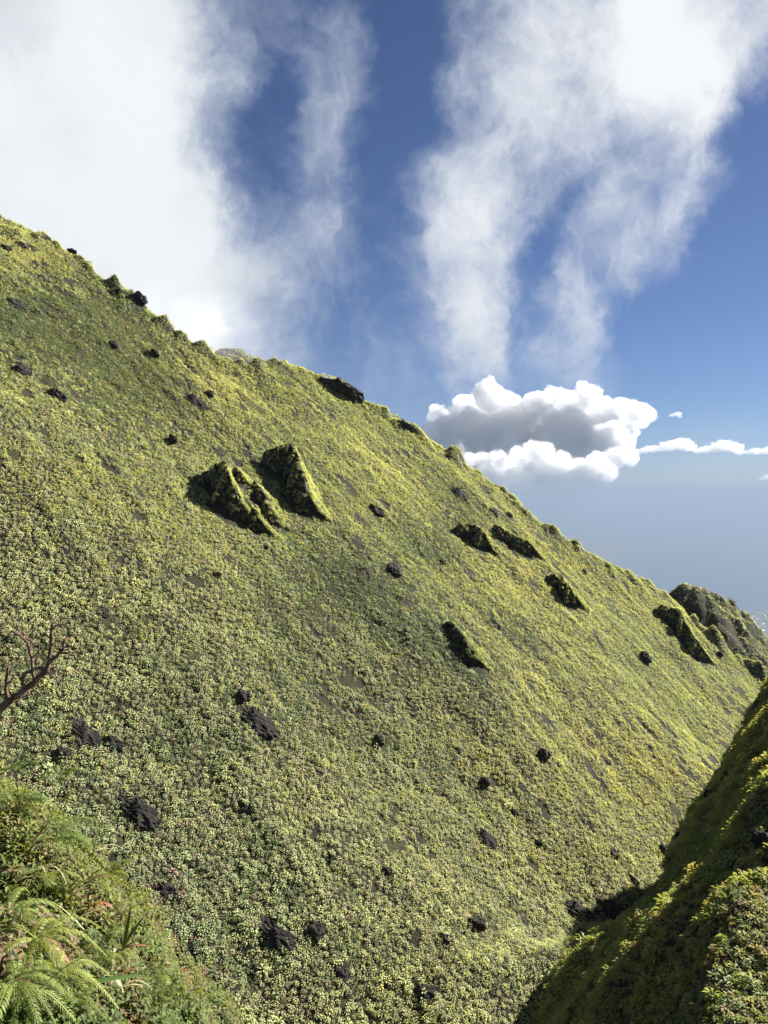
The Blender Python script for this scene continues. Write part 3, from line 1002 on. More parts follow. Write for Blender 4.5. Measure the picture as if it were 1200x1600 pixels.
# ------------------------------------------------------------------ near plants at lower left
def strip(path, widths, up=Vector((0, 0, 1)), fold=0.0):
    V, Fc = [], []
    n = len(path)
    for i, p in enumerate(path):
        t = (path[min(i + 1, n - 1)] - path[max(i - 1, 0)]).normalized()
        s = t.cross(up)
        s = s.normalized() if s.length > 1e-4 else Vector((1, 0, 0))
        V += [p + s * widths[i] * 0.5 + Vector((0, 0, fold * widths[i])), p, p - s * widths[i] * 0.5 + Vector((0, 0, fold * widths[i]))]
        if i:
            b = i * 3
            Fc += [(b - 3, b - 2, b + 1, b), (b - 2, b - 1, b + 2, b + 1)]
    return V, Fc


def arc(az_, ln, rise, droop, n=9, start=Vector((0, 0, 0)), sway=0.0):
    out = []
    for i in range(n):
        t = i / (n - 1)
        r = ln * t * (1 - 0.12 * t)
        out.append(start + Vector((math.cos(az_ + sway * t) * r, math.sin(az_ + sway * t) * r, ln * (rise * t - droop * t * t))))
    return out


def frond_mesh(seed, ln, rise, droop, mat, pairs=17, pin=0.27):
    rng = random.Random(seed)
    path = arc(0, ln, rise, droop, 12)
    V, Fc = strip(path, [0.006] * 12)
    for i in range(pairs):
        t = 0.12 + 0.88 * i / pairs
        f = t * 11
        i0 = min(int(f), 10)
        p = path[i0].lerp(path[i0 + 1], f - i0)
        tv = (path[i0 + 1] - path[i0]).normalized()
        lp = ln * pin * math.sin(math.pi * min(0.15 + t * 0.85, 1)) ** 0.7 + 0.01
        for s in (-1, 1):
            side = Vector((-tv.y, tv.x, 0)) * s
            d = (side + tv * 0.45 + Vector((0, 0, rng.uniform(-0.35, 0.1)))).normalized()
            wv = tv * (ln / pairs * 0.36)
            b = len(V)
            tip = p + d * lp * rng.uniform(0.85, 1.1) + Vector((0, 0, -lp * 0.35))
            mid = p + d * lp * 0.5
            V += [p, mid + wv, mid - wv, tip]
            Fc += [(b, b + 2, b + 1), (b + 1, b + 2, b + 3)]
    me = D.meshes.new('frond')
    me.from_pydata([tuple(v) for v in V], [], Fc)
    me.materials.append(mat)
    return me


FRONDS = {}
for key, mat, ln, rise, droop in (('fern', M_FERN, 0.34, 0.75, 0.75), ('mound', M_MOUND, 0.40, 0.42, 1.0), ('dead', M_DEADLEAF, 0.22, 0.4, 0.9)):
    FRONDS[key] = [frond_mesh(s, ln * (0.85 + 0.1 * s), rise, droop, mat, *((30, 0.085) if key != 'fern' else (19, 0.22))) for s in range(4)]


def on_ledge(px, py, lift=0.0):
    return march(px, py, ledge, 1.5, 12, lift, 3000)


def fern(px, py, n, key, scale, label, dead=0, spread=(0, 6.283), grp='ferns on the near ledge'):
    p = on_ledge(px, py) + Vector((0, 0, 0.05))
    scale *= 0.95 if key == 'mound' else 1.05
    root = empty('fern', p)
    tag(root, label, 'fern', grp)
    for i in range(n):
        kk = 'dead' if i < dead else key
        o = D.objects.new('frond', random.choice(FRONDS[kk]))
        COL.objects.link(o)
        o.parent = root
        az_ = spread[0] + (spread[1] - spread[0]) * (i + random.uniform(-0.3, 0.3)) / n
        o.rotation_euler = (R(random.uniform(-14, 14)), R(random.uniform(-22, 12)), az_)
        s = scale * random.uniform(0.7, 1.2)
        o.scale = (s, s, s)
        o.location = (random.uniform(-.02, .02), random.uniform(-.02, .02), random.uniform(0, 0.04))
        if kk == 'dead':
            o['label'] = 'dry pinkish brown frond'
    return root


FERNS = [
    (28, 1212, 9, 'fern', 1.25, 'bright green fern nearest the bare branch at the ledge rim', 0),
    (92, 1222, 8, 'fern', 1.0, 'small fern right of the one below the bare branch', 0),
    (18, 1282, 9, 'fern', 1.1, 'feathery fern at the left edge below the rim ferns', 0),
    (118, 1292, 7, 'fern', 0.9, 'loose fern beside dark soil in the upper part of the ledge', 0),
    (152, 1300, 6, 'fern', 0.7, 'tiny yellowish fern at the right rim of the ledge', 0),
    (70, 1330, 8, 'fern', 0.9, 'arching fern in the middle of the ledge', 0),
    (165, 1385, 8, 'fern', 0.75, 'fern above the pink curled leaf at the ledge rim', 0),
    (60, 1400, 8, 'fern', 0.8, 'grey-green fern behind the draping clubmoss mound', 0),
    (15, 1445, 26, 'mound', 0.85, 'pale draping clubmoss hummock at the left edge', 0),
    (55, 1490, 30, 'mound', 0.9, 'largest bright clubmoss hummock with hanging fronds and a dry pink frond', 2),
    (88, 1545, 26, 'mound', 0.75, 'lower bright clubmoss hummock near the bottom left corner', 0),
    (20, 1560, 28, 'mound', 0.85, 'clubmoss hummock with long dark gaps in the bottom left corner', 1),
    (118, 1590, 22, 'mound', 0.6, 'yellowish clubmoss tuft at the bottom edge', 1),
    (150, 1525, 9, 'fern', 0.65, 'curled fern right of the clubmoss hummocks', 0),
    (222, 1545, 8, 'fern', 0.65, 'small fern near the wide green blade', 0),
    (205, 1440, 8, 'fern', 0.6, 'little fern on the right rim above the olive plant', 0),
    (235, 1590, 8, 'fern', 0.6, 'fern at the bottom edge right of the wide green blade', 0),
    (175, 1465, 8, 'fern', 0.55, 'shaded fern under the arching straw stem', 0),
]
for (px, py, n, key, s, lab, dead) in FERNS:
    fern(px, py, n, key, s, lab, dead)


# smaller ferns that no one could count fill in between
P_FERN = D.collections.new('small_ferns')
for i in range(5):
    V, Fc = [], []
    for q in range(6):
        fm = FRONDS['fern'][q % 4]
        mt = Matrix.Rotation(q * 1.047 + random.uniform(-.4, .4), 4, 'Z') @ Matrix.Rotation(R(random.uniform(-25, 15)), 4, 'Y') @ Matrix.Scale(random.uniform(0.3, 0.55), 4)
        b0 = len(V)
        V += [tuple(mt @ v.co) for v in fm.vertices]
        Fc += [tuple(b0 + t_ for t_ in pl.vertices) for pl in fm.polygons]
    me = D.meshes.new('small_fern')
    me.from_pydata(V, [], Fc)
    me.materials.append(M_FERN)
    P_FERN.objects.link(D.objects.new('small_fern_%d' % i, me))
n = 650
x, y = RNG.uniform(-6.5, 0.5, n), RNG.uniform(1.5, 9.5, n)
z, nn = ledge(x, y), normal_of(ledge, x, y, 0.05)
k = (z > -3.4) & (x / y > -0.75) & (perlin(x / 0.5, y / 0.5, 68) > -0.15)
scatter('small_ferns', np.stack([x, y, z + 0.02], -1)[k], nn[k], (0.6 + 0.8 * RNG.random(n))[k], P_FERN, 'tangle of small ferns between the larger plants of the near ledge', 'ground cover')


def blades(name, px, py, spec, label, cat, grp=None, part='blade', foot=0.0):
    """spec: (azimuth deg, length, rise, droop, width, material, sway)"""
    p = on_ledge(px, py)
    root = empty(name, p + Vector((0, 0, foot)))
    tag(root, label, cat, grp)
    for (azd, ln, rise, droop, wd, mat, sway) in spec:
        n = 10
        path = arc(R(azd), ln, rise, droop, n, Vector((random.uniform(-.015, .015), random.uniform(-.015, .015), -0.02)), R(sway))
        ws = [wd * (0.55 + 0.45 * min(1, i / 3)) * (1 - (i / (n - 1)) ** 3 * 0.96) for i in range(n)]
        V, Fc = strip(path, ws, fold=0.18)
        mesh_obj(part, V, Fc, mat, root, smooth=True)
    return root


def tuft(n, ln, wd, mats, a0=0, a1=360):
    return [(random.uniform(a0, a1), ln * random.uniform(0.6, 1.15), random.uniform(0.5, 1.1), random.uniform(0.35, 0.9), wd * random.uniform(0.7, 1.2), random.choice(mats), random.uniform(-25, 25)) for _ in range(n)]


G = 'grass tufts on the near ledge'
blades('grass_tuft', 12, 1395, tuft(8, 0.42, 0.016, [M_BLADE, M_BLADE, M_STRAW]), 'tall dark green grass tuft at the left edge above the clubmoss', 'grass tuft', G, 'blade', 0.07)
blades('grass_tuft', 62, 1372, tuft(7, 0.34, 0.012, [M_BLADE, M_STRAW]), 'thin mixed green and straw grass tuft in mid ledge', 'grass tuft', G, 'blade', 0.07)
blades('grass_tuft', 120, 1262, tuft(6, 0.26, 0.010, [M_BLADE, M_OLIVE]), 'small grass tuft at the rim near the brown boulder', 'grass tuft', G, 'blade', 0.07)
blades('grass_tuft', 30, 1595, tuft(9, 0.36, 0.014, [M_BLADE, M_BLADE, M_OLIVE], 20, 160), 'dark grass blades poking out of the clubmoss at the bottom left', 'grass tuft', G, 'blade', 0.07)
blades('grass_tuft', 185, 1560, tuft(6, 0.2, 0.009, [M_STRAW, M_BLADE]), 'dry grass tuft behind the wide green blade', 'grass tuft', G, 'blade', 0.07)
blades('grass_tuft', 40, 1300, tuft(9, 0.36, 0.016, [M_BLADE, M_OLIVE, M_BLADE]), 'broad-bladed grass tuft among the rim ferns', 'grass tuft', G, 'blade', 0.07)
blades('grass_tuft', 140, 1350, tuft(8, 0.3, 0.012, [M_BLADE, M_STRAW, M_OLIVE]), 'grass tuft at the rim above the pink curled leaf', 'grass tuft', G, 'blade', 0.07)
blades('grass_tuft', 215, 1500, tuft(8, 0.24, 0.011, [M_BLADE, M_OLIVE]), 'olive grass tuft on the rim beside the upright strap-leaved plant', 'grass tuft', G, 'blade', 0.07)
blades('straw_stalk', 88, 1402, [(12, 0.42, 0.95, 0.18, 0.012, M_STRAW, 0)], 'straight pale straw stalk leaning right over the ledge', 'stalk', 'dry stalks', 'stem', 0.14)
blades('straw_stalk', 80, 1492, [(10, 0.36, 0.55, 0.28, 0.013, M_STRAW, 8)], 'arching pale green-white stalk over dark soil', 'stalk', 'dry stalks', 'stem', 0.14)
blades('straw_stalk', 78, 1498, [(20, 0.2, 1.1, 0.1, 0.008, M_STRAW, 0)], 'short white twig crossing the arching stalk', 'stalk', 'dry stalks', 'stem', 0.14)
blades('straw_stalk', 118, 1445, [(25, 0.24, 0.85, 0.1, 0.007, M_STRAW, 0)], 'thin grey stalk leading to the pink curled leaf', 'stalk', 'dry stalks', 'stem', 0.14)
blades('broad_leaf', 124, 1576, [(6, 0.36, 0.22, 0.16, 0.045, M_BLADE, 4)], 'wide flat blue-green blade lying at the bottom edge', 'leaf', None, 'blade', 0.13)
blades('strap_plant', 82, 1440, [(40, .26, .8, .3, .035, M_OLIVE, 0), (25, .26, .65, .3, .03, M_BROWNLEAF, 5), (55, .24, .9, .3, .03, M_OLIVE, 0), (15, .22, .5, .25, .02, M_BROWNLEAF, 0), (80, .22, 1., .4, .028, M_BLADE, 0), (150, .2, .7, .5, .026, M_BLADE, 0), (35, .28, .6, .2, .014, M_STRAW, 0)],
       'strap-leaved plant with olive and rusty brown leaves beside the clubmoss', 'plant', 'strap-leaved plants', 'leaf', 0.10)
blades('strap_plant', 190, 1505, [(60, .22, .9, .3, .03, M_OLIVE, 0), (95, .22, 1.1, .3, .03, M_OLIVE, 0), (30, .2, .6, .4, .026, M_BROWNLEAF, 0), (125, .2, .9, .4, .026, M_BLADE, 0), (175, .26, .3, .25, .024, M_OLIVE, 0), (5, .18, .45, .4, .022, M_DEADLEAF, 0)],
       'upright olive strap-leaved plant with reddish tips near the rim', 'plant', 'strap-leaved plants', 'leaf', 0.10)
blades('strap_plant', 178, 1552, tuft(9, 0.17, 0.022, [M_BROWNLEAF, M_BROWNLEAF, M_STRAW]), 'withered brown strap-leaved plant with pale dead tips', 'plant', 'strap-leaved plants', 'leaf', 0.10)
for (px, py, lab) in ((45, 1340, 'low strap-leaved plant between the arching fern and the tall grass'), (130, 1395, 'strap-leaved plant just above the straw stalks'), (232, 1475, 'small strap-leaved plant on the outermost rim'), (100, 1255, 'strap-leaved plant on the upper rim near the brown boulder'), (255, 1575, 'strap-leaved plant at the bottom edge beyond the wide blade')):
    blades('strap_plant', px, py, tuft(9, 0.24, 0.026, [M_OLIVE, M_BLADE, M_BROWNLEAF]), lab, 'plant', 'strap-leaved plants', 'leaf', 0.08)
for (px, py, azd, lab) in ((50, 1420, 30, 'grey dry stalk over the grey-green fern'), (140, 1480, 160, 'dry stalk leaning left over dark soil'), (205, 1530, 60, 'dry stalk beside the withered plant'), (30, 1330, 20, 'pale dry stalk at the left edge of the ledge'), (170, 1590, 15, 'dry stalk at the bottom edge under the wide blade')):
    blades('straw_stalk', px, py, [(azd, 0.32, 0.8, 0.25, 0.008, M_STRAW, 5)], lab, 'stalk', 'dry stalks', 'stem', 0.1)
blades('curled_leaf', 160, 1425, [(-60, .13, .6, .9, .03, M_DEADLEAF, 40), (-75, .1, .8, 1.0, .026, M_DEADLEAF, 20), (120, .08, .8, .6, .02, M_DEADLEAF, 0)], 'pink curled dead leaf at the ledge rim', 'leaf', None, 'blade', 0.08)
blades('curled_leaf', 252, 1520, [(-30, .08, .7, .9, .03, M_DEADLEAF, 40), (90, .08, .8, 1.0, .026, M_DEADLEAF, 20)], 'small reddish dead leaf on the slope edge at bottom', 'leaf', None, 'blade', 0.08)


# bare branch reaching in from the left
def tube(path, radii, sides=7):
    V, Fc = [], []
    for i, p in enumerate(path):
        t = (path[min(i + 1, len(path) - 1)] - path[max(i - 1, 0)]).normalized()
        u = t.cross(Vector((0.3, 1, 0.2))).normalized()
        v = t.cross(u)
        for k in range(sides):
            th = 6.2832 * k / sides
            V.append(p + (u * math.cos(th) + v * math.sin(th)) * radii[i] * (1 + 0.12 * math.sin(3.1 * i + k * 2)))
        if i:
            b = i * sides
            for k in range(sides):
                k2 = (k + 1) % sides
                Fc.append((b - sides + k, b - sides + k2, b + k2, b + k))
    Fc.append(tuple(range(len(V) - sides, len(V))))
    Fc.append(tuple(range(sides - 1, -1, -1)))
    return V, Fc


BD = 6.6


def bp3(px, py, dd=0.0):
    d = BD + dd
    return Vector(((px - 600) / F * d, d, (V0 - py) / F * d))


foot = Vector((-4.6, 6.5, float(ledge(-4.6, 6.5)) - 0.1))
root = empty('bare_shrub', foot)
tag(root, 'bare woody branch with forked twigs reaching in at the left edge', 'shrub')


def limb(name, pix, r0, r1, parent=root, mat=M_BARK):
    pts = [bp3(*q) if not isinstance(q, Vector) else q for q in pix]
    fine_ = []
    for a_, b_ in zip(pts[:-1], pts[1:]):
        for j in range(4):
            fine_.append(a_.lerp(b_, j / 4) + Vector((random.uniform(-1, 1), random.uniform(-1, 1), random.uniform(-1, 1))) * 0.006)
    fine_.append(pts[-1])
    n = len(fine_)
    V, Fc = tube([q - foot for q in fine_], [1.45 * (r0 + (r1 - r0) * i / (n - 1)) for i in range(n)])
    return mesh_obj(name, V, Fc, mat, parent, smooth=True)


limb('trunk', [foot, Vector((-4.35, 6.55, -2.1)), (-60, 1150), (-20, 1122), (0, 1108), (22, 1090)], 0.045, 0.020)
limb('branch', [(22, 1090), (38, 1078), (52, 1068), (70, 1050), (76, 1038)], 0.020, 0.015)
limb('branch', [(52, 1067), (40, 1074), (34, 1062, -.1), (42, 1050, -.1), (62, 1043, -.05), (70, 1049)], 0.009, 0.011)
limb('branch', [(76, 1038), (79, 1015), (81, 992), (82, 975)], 0.013, 0.010)
limb('branch', [(76, 1036), (90, 1024), (98, 1014), (101, 998)], 0.012, 0.008)
limb('branch', [(54, 1064), (51, 1045), (50, 1030), (44, 1008), (36, 996), (18, 985)], 0.011, 0.006)
limb('branch', [(12, 1098), (9, 1075), (12, 1052), (14, 1036)], 0.014, 0.008)
limb('twig', [(48, 1072), (58, 1080), (66, 1088)], 0.007, 0.004)
limb('twig', [(70, 1048), (78, 1052), (86, 1057)], 0.006, 0.003)
limb('twig', [(98, 1012), (106, 1008), (112, 1010)], 0.005, 0.003)
limb('twig', [(82, 984), (88, 978), (92, 982)], 0.005, 0.003)
limb('twig', [(79, 1012), (88, 1002), (95, 1000)], 0.005, 0.003)
limb('twig', [(80, 1000), (72, 990), (70, 982)], 0.005, 0.003)
limb('twig', [(92, 1022), (104, 1020), (110, 1024)], 0.005, 0.003)
limb('twig', [(50, 1030), (60, 1018), (62, 1008)], 0.005, 0.003)
limb('twig', [(10, 1070), (22, 1058), (26, 1048)], 0.006, 0.003)
limb('twig', [(34, 1080), (30, 1096), (38, 1106)], 0.005, 0.003)
limb('twig', [(62, 1058), (60, 1072), (70, 1078)], 0.005, 0.003)
for (px, py, nlf, rr) in ((82, 976, 16, .05), (101, 999, 12, .035), (18, 985, 34, .09), (36, 996, 18, .05), (14, 1036, 30, .08), (66, 1088, 8, .03), (47, 1018, 10, .03), (86, 1057, 8, .03)):
    V, Fc = [], []
    c = bp3(px, py) - foot
    for _ in range(nlf):
        leaf(V, Fc, c + Vector((random.gauss(0, rr * .5), random.gauss(0, rr * .5), random.gauss(0, rr * .45))), random.uniform(0, 6.28), random.uniform(-0.4, 1.2), 0.045, 0.022)
    tag(mesh_obj('leaf_cluster', V, Fc, M_TWIGLEAF, root), kind='stuff')

# ------------------------------------------------------------------ sea and far coast
SEA = -1300.0
ER = 6371000.0
m_sea, g = material('sea_water')
p = g.node('ShaderNodeNewGeometry').outputs['Position']
b = g.node('ShaderNodeBsdfPrincipled')
g.put(b.inputs['Base Color'], g.mix(g.noise(p, 0.0004, 3.0), (0.018, 0.045, 0.075), (0.028, 0.062, 0.09)))
b.inputs['Roughness'].default_value = 0.38
g.l.new(b.outputs[0], g.out.inputs[0])
rr = np.concatenate([[600.0], np.geomspace(1500, 136000, 70)])
th = np.linspace(0, 2 * np.pi, 181)
Rr, Th = np.meshgrid(rr, th)
sea_o = fast_mesh('sea', np.stack([Rr * np.cos(Th), Rr * np.sin(Th), SEA - Rr ** 2 / (2 * ER)], -1).reshape(-1, 3), grid_faces(181, len(rr))[:, ::-1], m_sea)
tag(sea_o, kind='structure')


def on_sea(px, py):
    y_ = -SEA * F / (py - V0)
    return (px - 600) / F * y_, y_


def land(name, outline, hgt, seed):
    P = np.array([on_sea(*q) for q in outline])
    c = P.mean(0)
    V, Fc = [], []
    n = len(P)
    rings = 9
    # resample the outline finer with a ragged shore
    t = np.linspace(0, n, n * 10, endpoint=False)
    Q = np.stack([np.interp(t, range(n + 1), np.append(P[:, i], P[0, i])) for i in (0, 1)], -1)
    ext = np.linalg.norm(P - c, axis=1).mean()
    Q += ext * 0.02 * np.stack([perlin(t * 1.7, t * 0 + seed), perlin(t * 1.7, t * 0 + seed + 5)], -1)
    m = len(Q)
    for r in range(rings):
        f = 1 - r / rings
        for q in Q:
            xy = c + (q - c) * f
            zz = SEA - (xy @ xy) / (2 * ER) + (-4 if r == 0 else hgt * ((1 - f) ** 0.6) * (0.6 + 0.6 * float(perlin(xy[0] / ext * 5, xy[1] / ext * 5, seed))) + 6)
            V.append((xy[0], xy[1], zz))
    V.append((c[0], c[1], SEA - (c @ c) / (2 * ER) + hgt))
    for r in range(rings - 1):
        for i in range(m):
            j = (i + 1) % m
            Fc.append((r * m + i, r * m + j, (r + 1) * m + j, (r + 1) * m + i))
    for i in range(m):
        Fc.append(((rings - 1) * m + i, (rings - 1) * m + (i + 1) % m, len(V) - 1))
    o = mesh_obj(name, V, Fc, M_LAND, smooth=True)
    return tag(o, kind='structure')


m, g = material('far_land')
p = g.node('ShaderNodeNewGeometry').outputs['Position']
c = g.mix(g.ramp(g.noise(p, 0.004, 8.0, 0.7), 0.4, 0.62), (0.02, 0.035, 0.018), (0.06, 0.075, 0.035))
b = g.node('ShaderNodeBsdfPrincipled')
g.put(b.inputs['Base Color'], c)
b.inputs['Roughness'].default_value = 1.0
g.l.new(b.outputs[0], g.out.inputs[0])
M_LAND = m
land('headland', [(560, 822), (800, 822), (900, 830), (950, 840), (978, 846), (981, 856), (968, 872), (958, 884), (900, 905), (700, 930)], 120, 3)
land('coastal_plain', [(1120, 980), (1160, 958), (1185, 952), (1215, 946), (1300, 938), (1460, 950), (1480, 1060), (1300, 1120), (1120, 1090)], 35, 8)

M_WALL, g = material('white_house_wall')
b = g.node('ShaderNodeBsdfPrincipled')
g.put(b.inputs['Base Color'], g.mix(g.node('ShaderNodeObjectInfo').outputs['Random'], (0.8, 0.78, 0.72), (0.7, 0.66, 0.6)))
g.l.new(b.outputs[0], g.out.inputs[0])
M_ROOF, g = material('house_roof')
b = g.node('ShaderNodeBsdfPrincipled')
g.put(b.inputs['Base Color'], g.mix(g.node('ShaderNodeObjectInfo').outputs['Random'], (0.62, 0.6, 0.57), (0.4, 0.22, 0.16)))
g.l.new(b.outputs[0], g.out.inputs[0])
hw = mesh_obj('wall', [(-1, -.7, 0), (1, -.7, 0), (1, .7, 0), (-1, .7, 0), (-1, -.7, .8), (1, -.7, .8), (1, .7, .8), (-1, .7, .8)], [(0, 1, 5, 4), (1, 2, 6, 5), (2, 3, 7, 6), (3, 0, 4, 7)], M_WALL)
hr = mesh_obj('roof', [(-1.08, -.78, .78), (1.08, -.78, .78), (1.08, .78, .78), (-1.08, .78, .78), (-.6, 0, 1.3), (.6, 0, 1.3)], [(0, 1, 5, 4), (1, 2, 5), (2, 3, 4, 5), (3, 0, 4)], M_ROOF)
depsg = None
first = True
for i in range(46):
    px, py = random.uniform(1166, 1212), random.uniform(956, 990)
    hx, hy = on_sea(px, py)
    root = empty('house', (hx, hy, SEA + 6), random.uniform(0, 3))
    s = random.uniform(8, 15)
    root.scale = (s, s, s * 0.8)
    tag(root, 'tiny pale far-off house of the town on the coastal plain', 'house', 'houses of the far coastal town')
    for src in (hw, hr):
        o = src if first else src.copy()
        if not first:
            COL.objects.link(o)
        o.parent = root
    first = False

# ------------------------------------------------------------------ cumulus far out over the sea
m_cl, g = material('cumulus_white')
vs = g.node('ShaderNodeVolumePrincipled')
vs.inputs['Color'].default_value = (0.99, 0.991, 0.994, 1)
vs.inputs['Density'].default_value = 0.0036
vs.inputs['Anisotropy'].default_value = 0.0
g.l.new(vs.outputs[0], g.out.inputs['Volume'])


m_wp, g = material('cumulus_fringe')
vs = g.node('ShaderNodeVolumePrincipled')
vs.inputs['Color'].default_value = (0.966, 0.97, 0.978, 1)
vs.inputs['Density'].default_value = 0.0009
g.l.new(vs.outputs[0], g.out.inputs['Volume'])


def unit_sphere(sub):
    bm_ = bmesh.new()
    bmesh.ops.create_icosphere(bm_, subdivisions=sub, radius=1.0)
    out = (np.array([v.co for v in bm_.verts]), np.array([[v.index for v in f.verts] for f in bm_.faces]))
    bm_.free()
    return out


BALLS = (unit_sphere(1), unit_sphere(2))


def cumulus(name, lobes, dist, label, voxel, seed, amp=1.0, floor_px=762, flat=1.0, deep=1.0):
    """lobes: (x, y, radius px) of the towers; each grows two generations of smaller heads; one unit = 1 km"""
    rng = np.random.default_rng(seed)
    PV, PF = [], []
    k = dist / F / 1000.0
    zmin = (V0 - floor_px) * k
    for (px, py, r) in lobes:
        c = np.array([(px - 600) * k, rng.normal(0, r * 0.5 * deep) * k, (V0 - py) * k])
        todo = [(c, r * k * 0.97, 0)]
        while todo:
            q, rad, gen = todo.pop()
            bv, bf = BALLS[1 if gen < 2 else 0]
            PF.append(bf + sum(len(p_) for p_ in PV))
            PV.append(bv * np.array([rad * (1 if flat == 1 else 1.5), rad, rad * 0.95 * flat]) + q)
            if gen < 2 and rad > 4 * k:
                for _ in range(13 if gen == 0 else 7):
                    d = rng.normal(size=3)
                    d[2] = d[2] * 0.7 + 0.45
                    d[1] -= 0.25
                    d /= np.linalg.norm(d)
                    d2 = d * np.array([1 if flat == 1 else 1.5, 1, flat])
                    todo.append((q + d2 * rad * rng.uniform(0.62, 0.92), rad * rng.uniform(0.3, 0.52), gen + 1))
    PV = np.concatenate(PV)
    PV[:, 2] = np.where(PV[:, 2] < zmin, zmin + (PV[:, 2] - zmin) * 0.03, PV[:, 2])
    me = D.meshes.new(name)
    me.from_pydata(PV.tolist(), [], np.concatenate(PF).tolist())
    me.materials.append(m_cl)
    o = D.objects.new(name, me)
    COL.objects.link(o)
    o.location = (0, dist, 0)
    o.scale = (1000, 1000, 1000)
    rm = o.modifiers.new('merge', 'REMESH')
    rm.mode = 'VOXEL'
    rm.voxel_size = voxel * k
    rm.use_smooth_shade = True
    for (sz, st) in ((14, 6), (6, 5.0), (2.8, 2.6)):
        tx = D.textures.new('%s_%d' % (name, sz), 'CLOUDS')
        tx.noise_scale = sz * k
        tx.noise_depth = 2
        dm = o.modifiers.new('billow', 'DISPLACE')
        dm.texture = tx
        dm.strength = st * k * amp
        dm.mid_level = 0.5
        dm.texture_coords = 'LOCAL'
    me2 = me.copy()                      # thin torn vapour round the dense body
    me2.materials[0] = m_wp
    f = D.objects.new('fringe', me2)
    COL.objects.link(f)
    f.parent = o
    rm = f.modifiers.new('merge', 'REMESH')
    rm.mode = 'VOXEL'
    rm.voxel_size = voxel * k
    for (sz, st, mid) in ((9, 11, 0.36), (3.5, 7, 0.45)):
        tx = D.textures.new('%s_fringe_%d' % (name, sz), 'CLOUDS')
        tx.noise_scale = sz * k
        tx.noise_depth = 3
        dm = f.modifiers.new('tear', 'DISPLACE')
        dm.texture = tx
        dm.strength = st * k * (amp if amp > 0.5 else 0.35)
        dm.mid_level = mid
        dm.texture_coords = 'LOCAL'
    return tag(o, label, 'cloud')


DC = 24000.0
cumulus('cumulus_cloud', [(684, 650, 16), (700, 672, 26), (730, 645, 26), (757, 626, 24), (790, 640, 26), (812, 655, 26), (838, 634, 22), (862, 620, 16), (885, 632, 24), (915, 626, 22), (940, 648, 22), (972, 640, 18), (992, 650, 20), (1010, 652, 12),
                          (770, 672, 34), (830, 678, 38), (890, 672, 38), (945, 676, 30), (985, 672, 20), (680, 690, 30), (720, 690, 36), (760, 690, 40), (780, 715, 40), (820, 700, 42), (860, 705, 40), (900, 690, 40), (930, 705, 36), (740, 665, 32), (965, 690, 26), (815, 668, 34), (850, 655, 30), (930, 668, 30)], DC * 1.25,
        'largest heaped white cloud with grey body above the ridge at right', 1.5, 5, 0.9, 762, 1.0, 1.3)
cumulus('cumulus_cloud', [(735, 718, 12), (755, 722, 14), (780, 722, 16), (808, 712, 14), (832, 704, 14), (852, 706, 16), (880, 720, 16), (905, 732, 18), (935, 724, 18), (960, 714, 16), (985, 716, 14),
                          (770, 748, 22), (810, 752, 24), (790, 742, 24), (830, 738, 26), (870, 740, 28), (910, 745, 26), (950, 738, 18), (850, 758, 22), (880, 764, 18)], DC,
        'lower bright heaped cloud in front of the largest, its base lost in haze', 1.4, 6, 0.9, 766, 1.0, 1.2)
cumulus('cumulus_cloud', [(996, 706, 6), (1008, 704, 6), (1020, 702, 8), (1034, 701, 7), (1046, 697, 11), (1062, 694, 12), (1076, 699, 9), (1090, 705, 6), (1103, 703, 8), (1118, 701, 9), (1131, 697, 12), (1146, 700, 10), (1158, 706, 6), (1170, 707, 5), (1183, 706, 7), (1196, 705, 8), (1209, 708, 5), (1220, 708, 5), (1232, 706, 7), (1246, 707, 6)], DC * 1.1,
        'long thin band of cloud reaching to the right picture edge', 1.0, 7, 0.7, 714, 0.7, 0.5)
cumulus('cumulus_cloud', [(1050, 649, 4), (1057, 647, 5), (1062, 651, 3)], DC, 'tiny lone puff of cloud right of the largest cloud', 0.7, 8, 0.2, 762, 0.7)
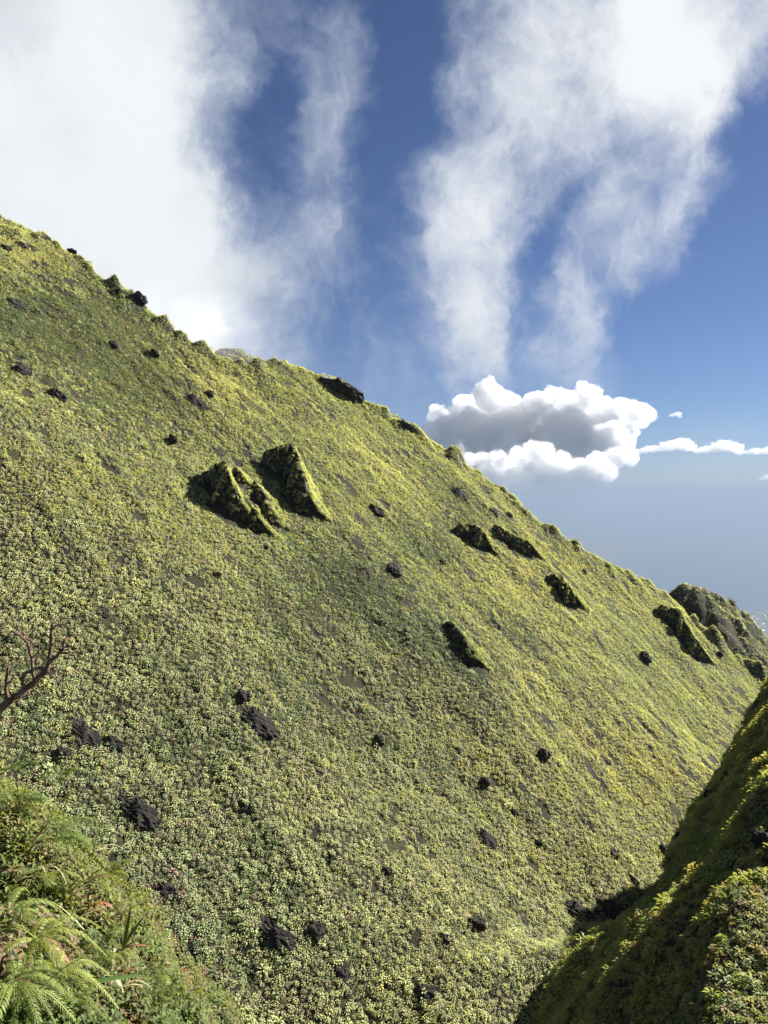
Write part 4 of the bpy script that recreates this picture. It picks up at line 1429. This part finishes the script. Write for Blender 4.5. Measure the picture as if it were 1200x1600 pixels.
cumulus('cumulus_cloud', [(1192, 748, 5), (1201, 745, 6), (1210, 749, 5)], DC, 'tiny low puff of cloud at the right picture edge', 0.8, 9, 0.2, 762, 0.6)

# ------------------------------------------------------------------ air
m_hz, g = material('haze_air')
pv = g.node('ShaderNodeVolumePrincipled')
pv.inputs['Color'].default_value = (0.205, 0.26, 0.345, 1)
pv.inputs['Density'].default_value = 9e-5
pv.inputs['Anisotropy'].default_value = 0.1
g.l.new(pv.outputs[0], g.out.inputs['Volume'])


def box(name, x0, x1, y0, y1, z0, z1, mat):
    V = [(x, y, z) for z in (z0, z1) for y in (y0, y1) for x in (x0, x1)]
    return mesh_obj(name, V, [(0, 2, 3, 1), (4, 5, 7, 6), (0, 1, 5, 4), (2, 6, 7, 3), (0, 4, 6, 2), (1, 3, 7, 5)], mat)


top = max(v.co.z for v in hill_o.data.vertices) + 110.0
haze = box('haze', -140000, 140000, -140000, 140000, SEA - 136000 ** 2 / (2 * ER) - 1.0, top, m_hz)
tag(haze, 'thin bluish haze lying over the sea and coast', 'haze', kind='stuff')

# cloud brushing the far knoll behind the crest
m_ms, g = material('mist_air')
tc = g.node('ShaderNodeTexCoord').outputs['Object']
fall = g.ramp(g.vmath('LENGTH', tc), 0.1, 0.98, 1.0, 0.0)
tear = g.ramp(g.noise(tc, 2.2, 5.0, 0.6), 0.35, 0.7)
pv = g.node('ShaderNodeVolumePrincipled')
pv.inputs['Color'].default_value = (0.74, 0.76, 0.78, 1)
g.put(pv.inputs['Density'], g.math('MULTIPLY', g.math('MULTIPLY', fall, tear), 0.065))
pv.inputs['Anisotropy'].default_value = 0.3
g.l.new(pv.outputs[0], g.out.inputs['Volume'])
bm = bmesh.new()
bmesh.ops.create_icosphere(bm, subdivisions=4, radius=1.0)
me = D.meshes.new('mist')
bm.to_mesh(me)
bm.free()
me.materials.append(m_ms)
mo = D.objects.new('mist', me)
COL.objects.link(mo)
mo.location = (-46, 188, 38)
mo.scale = (26, 14, 17)
tag(mo, 'white mist blowing over the crest round the far knoll', 'mist', kind='stuff')
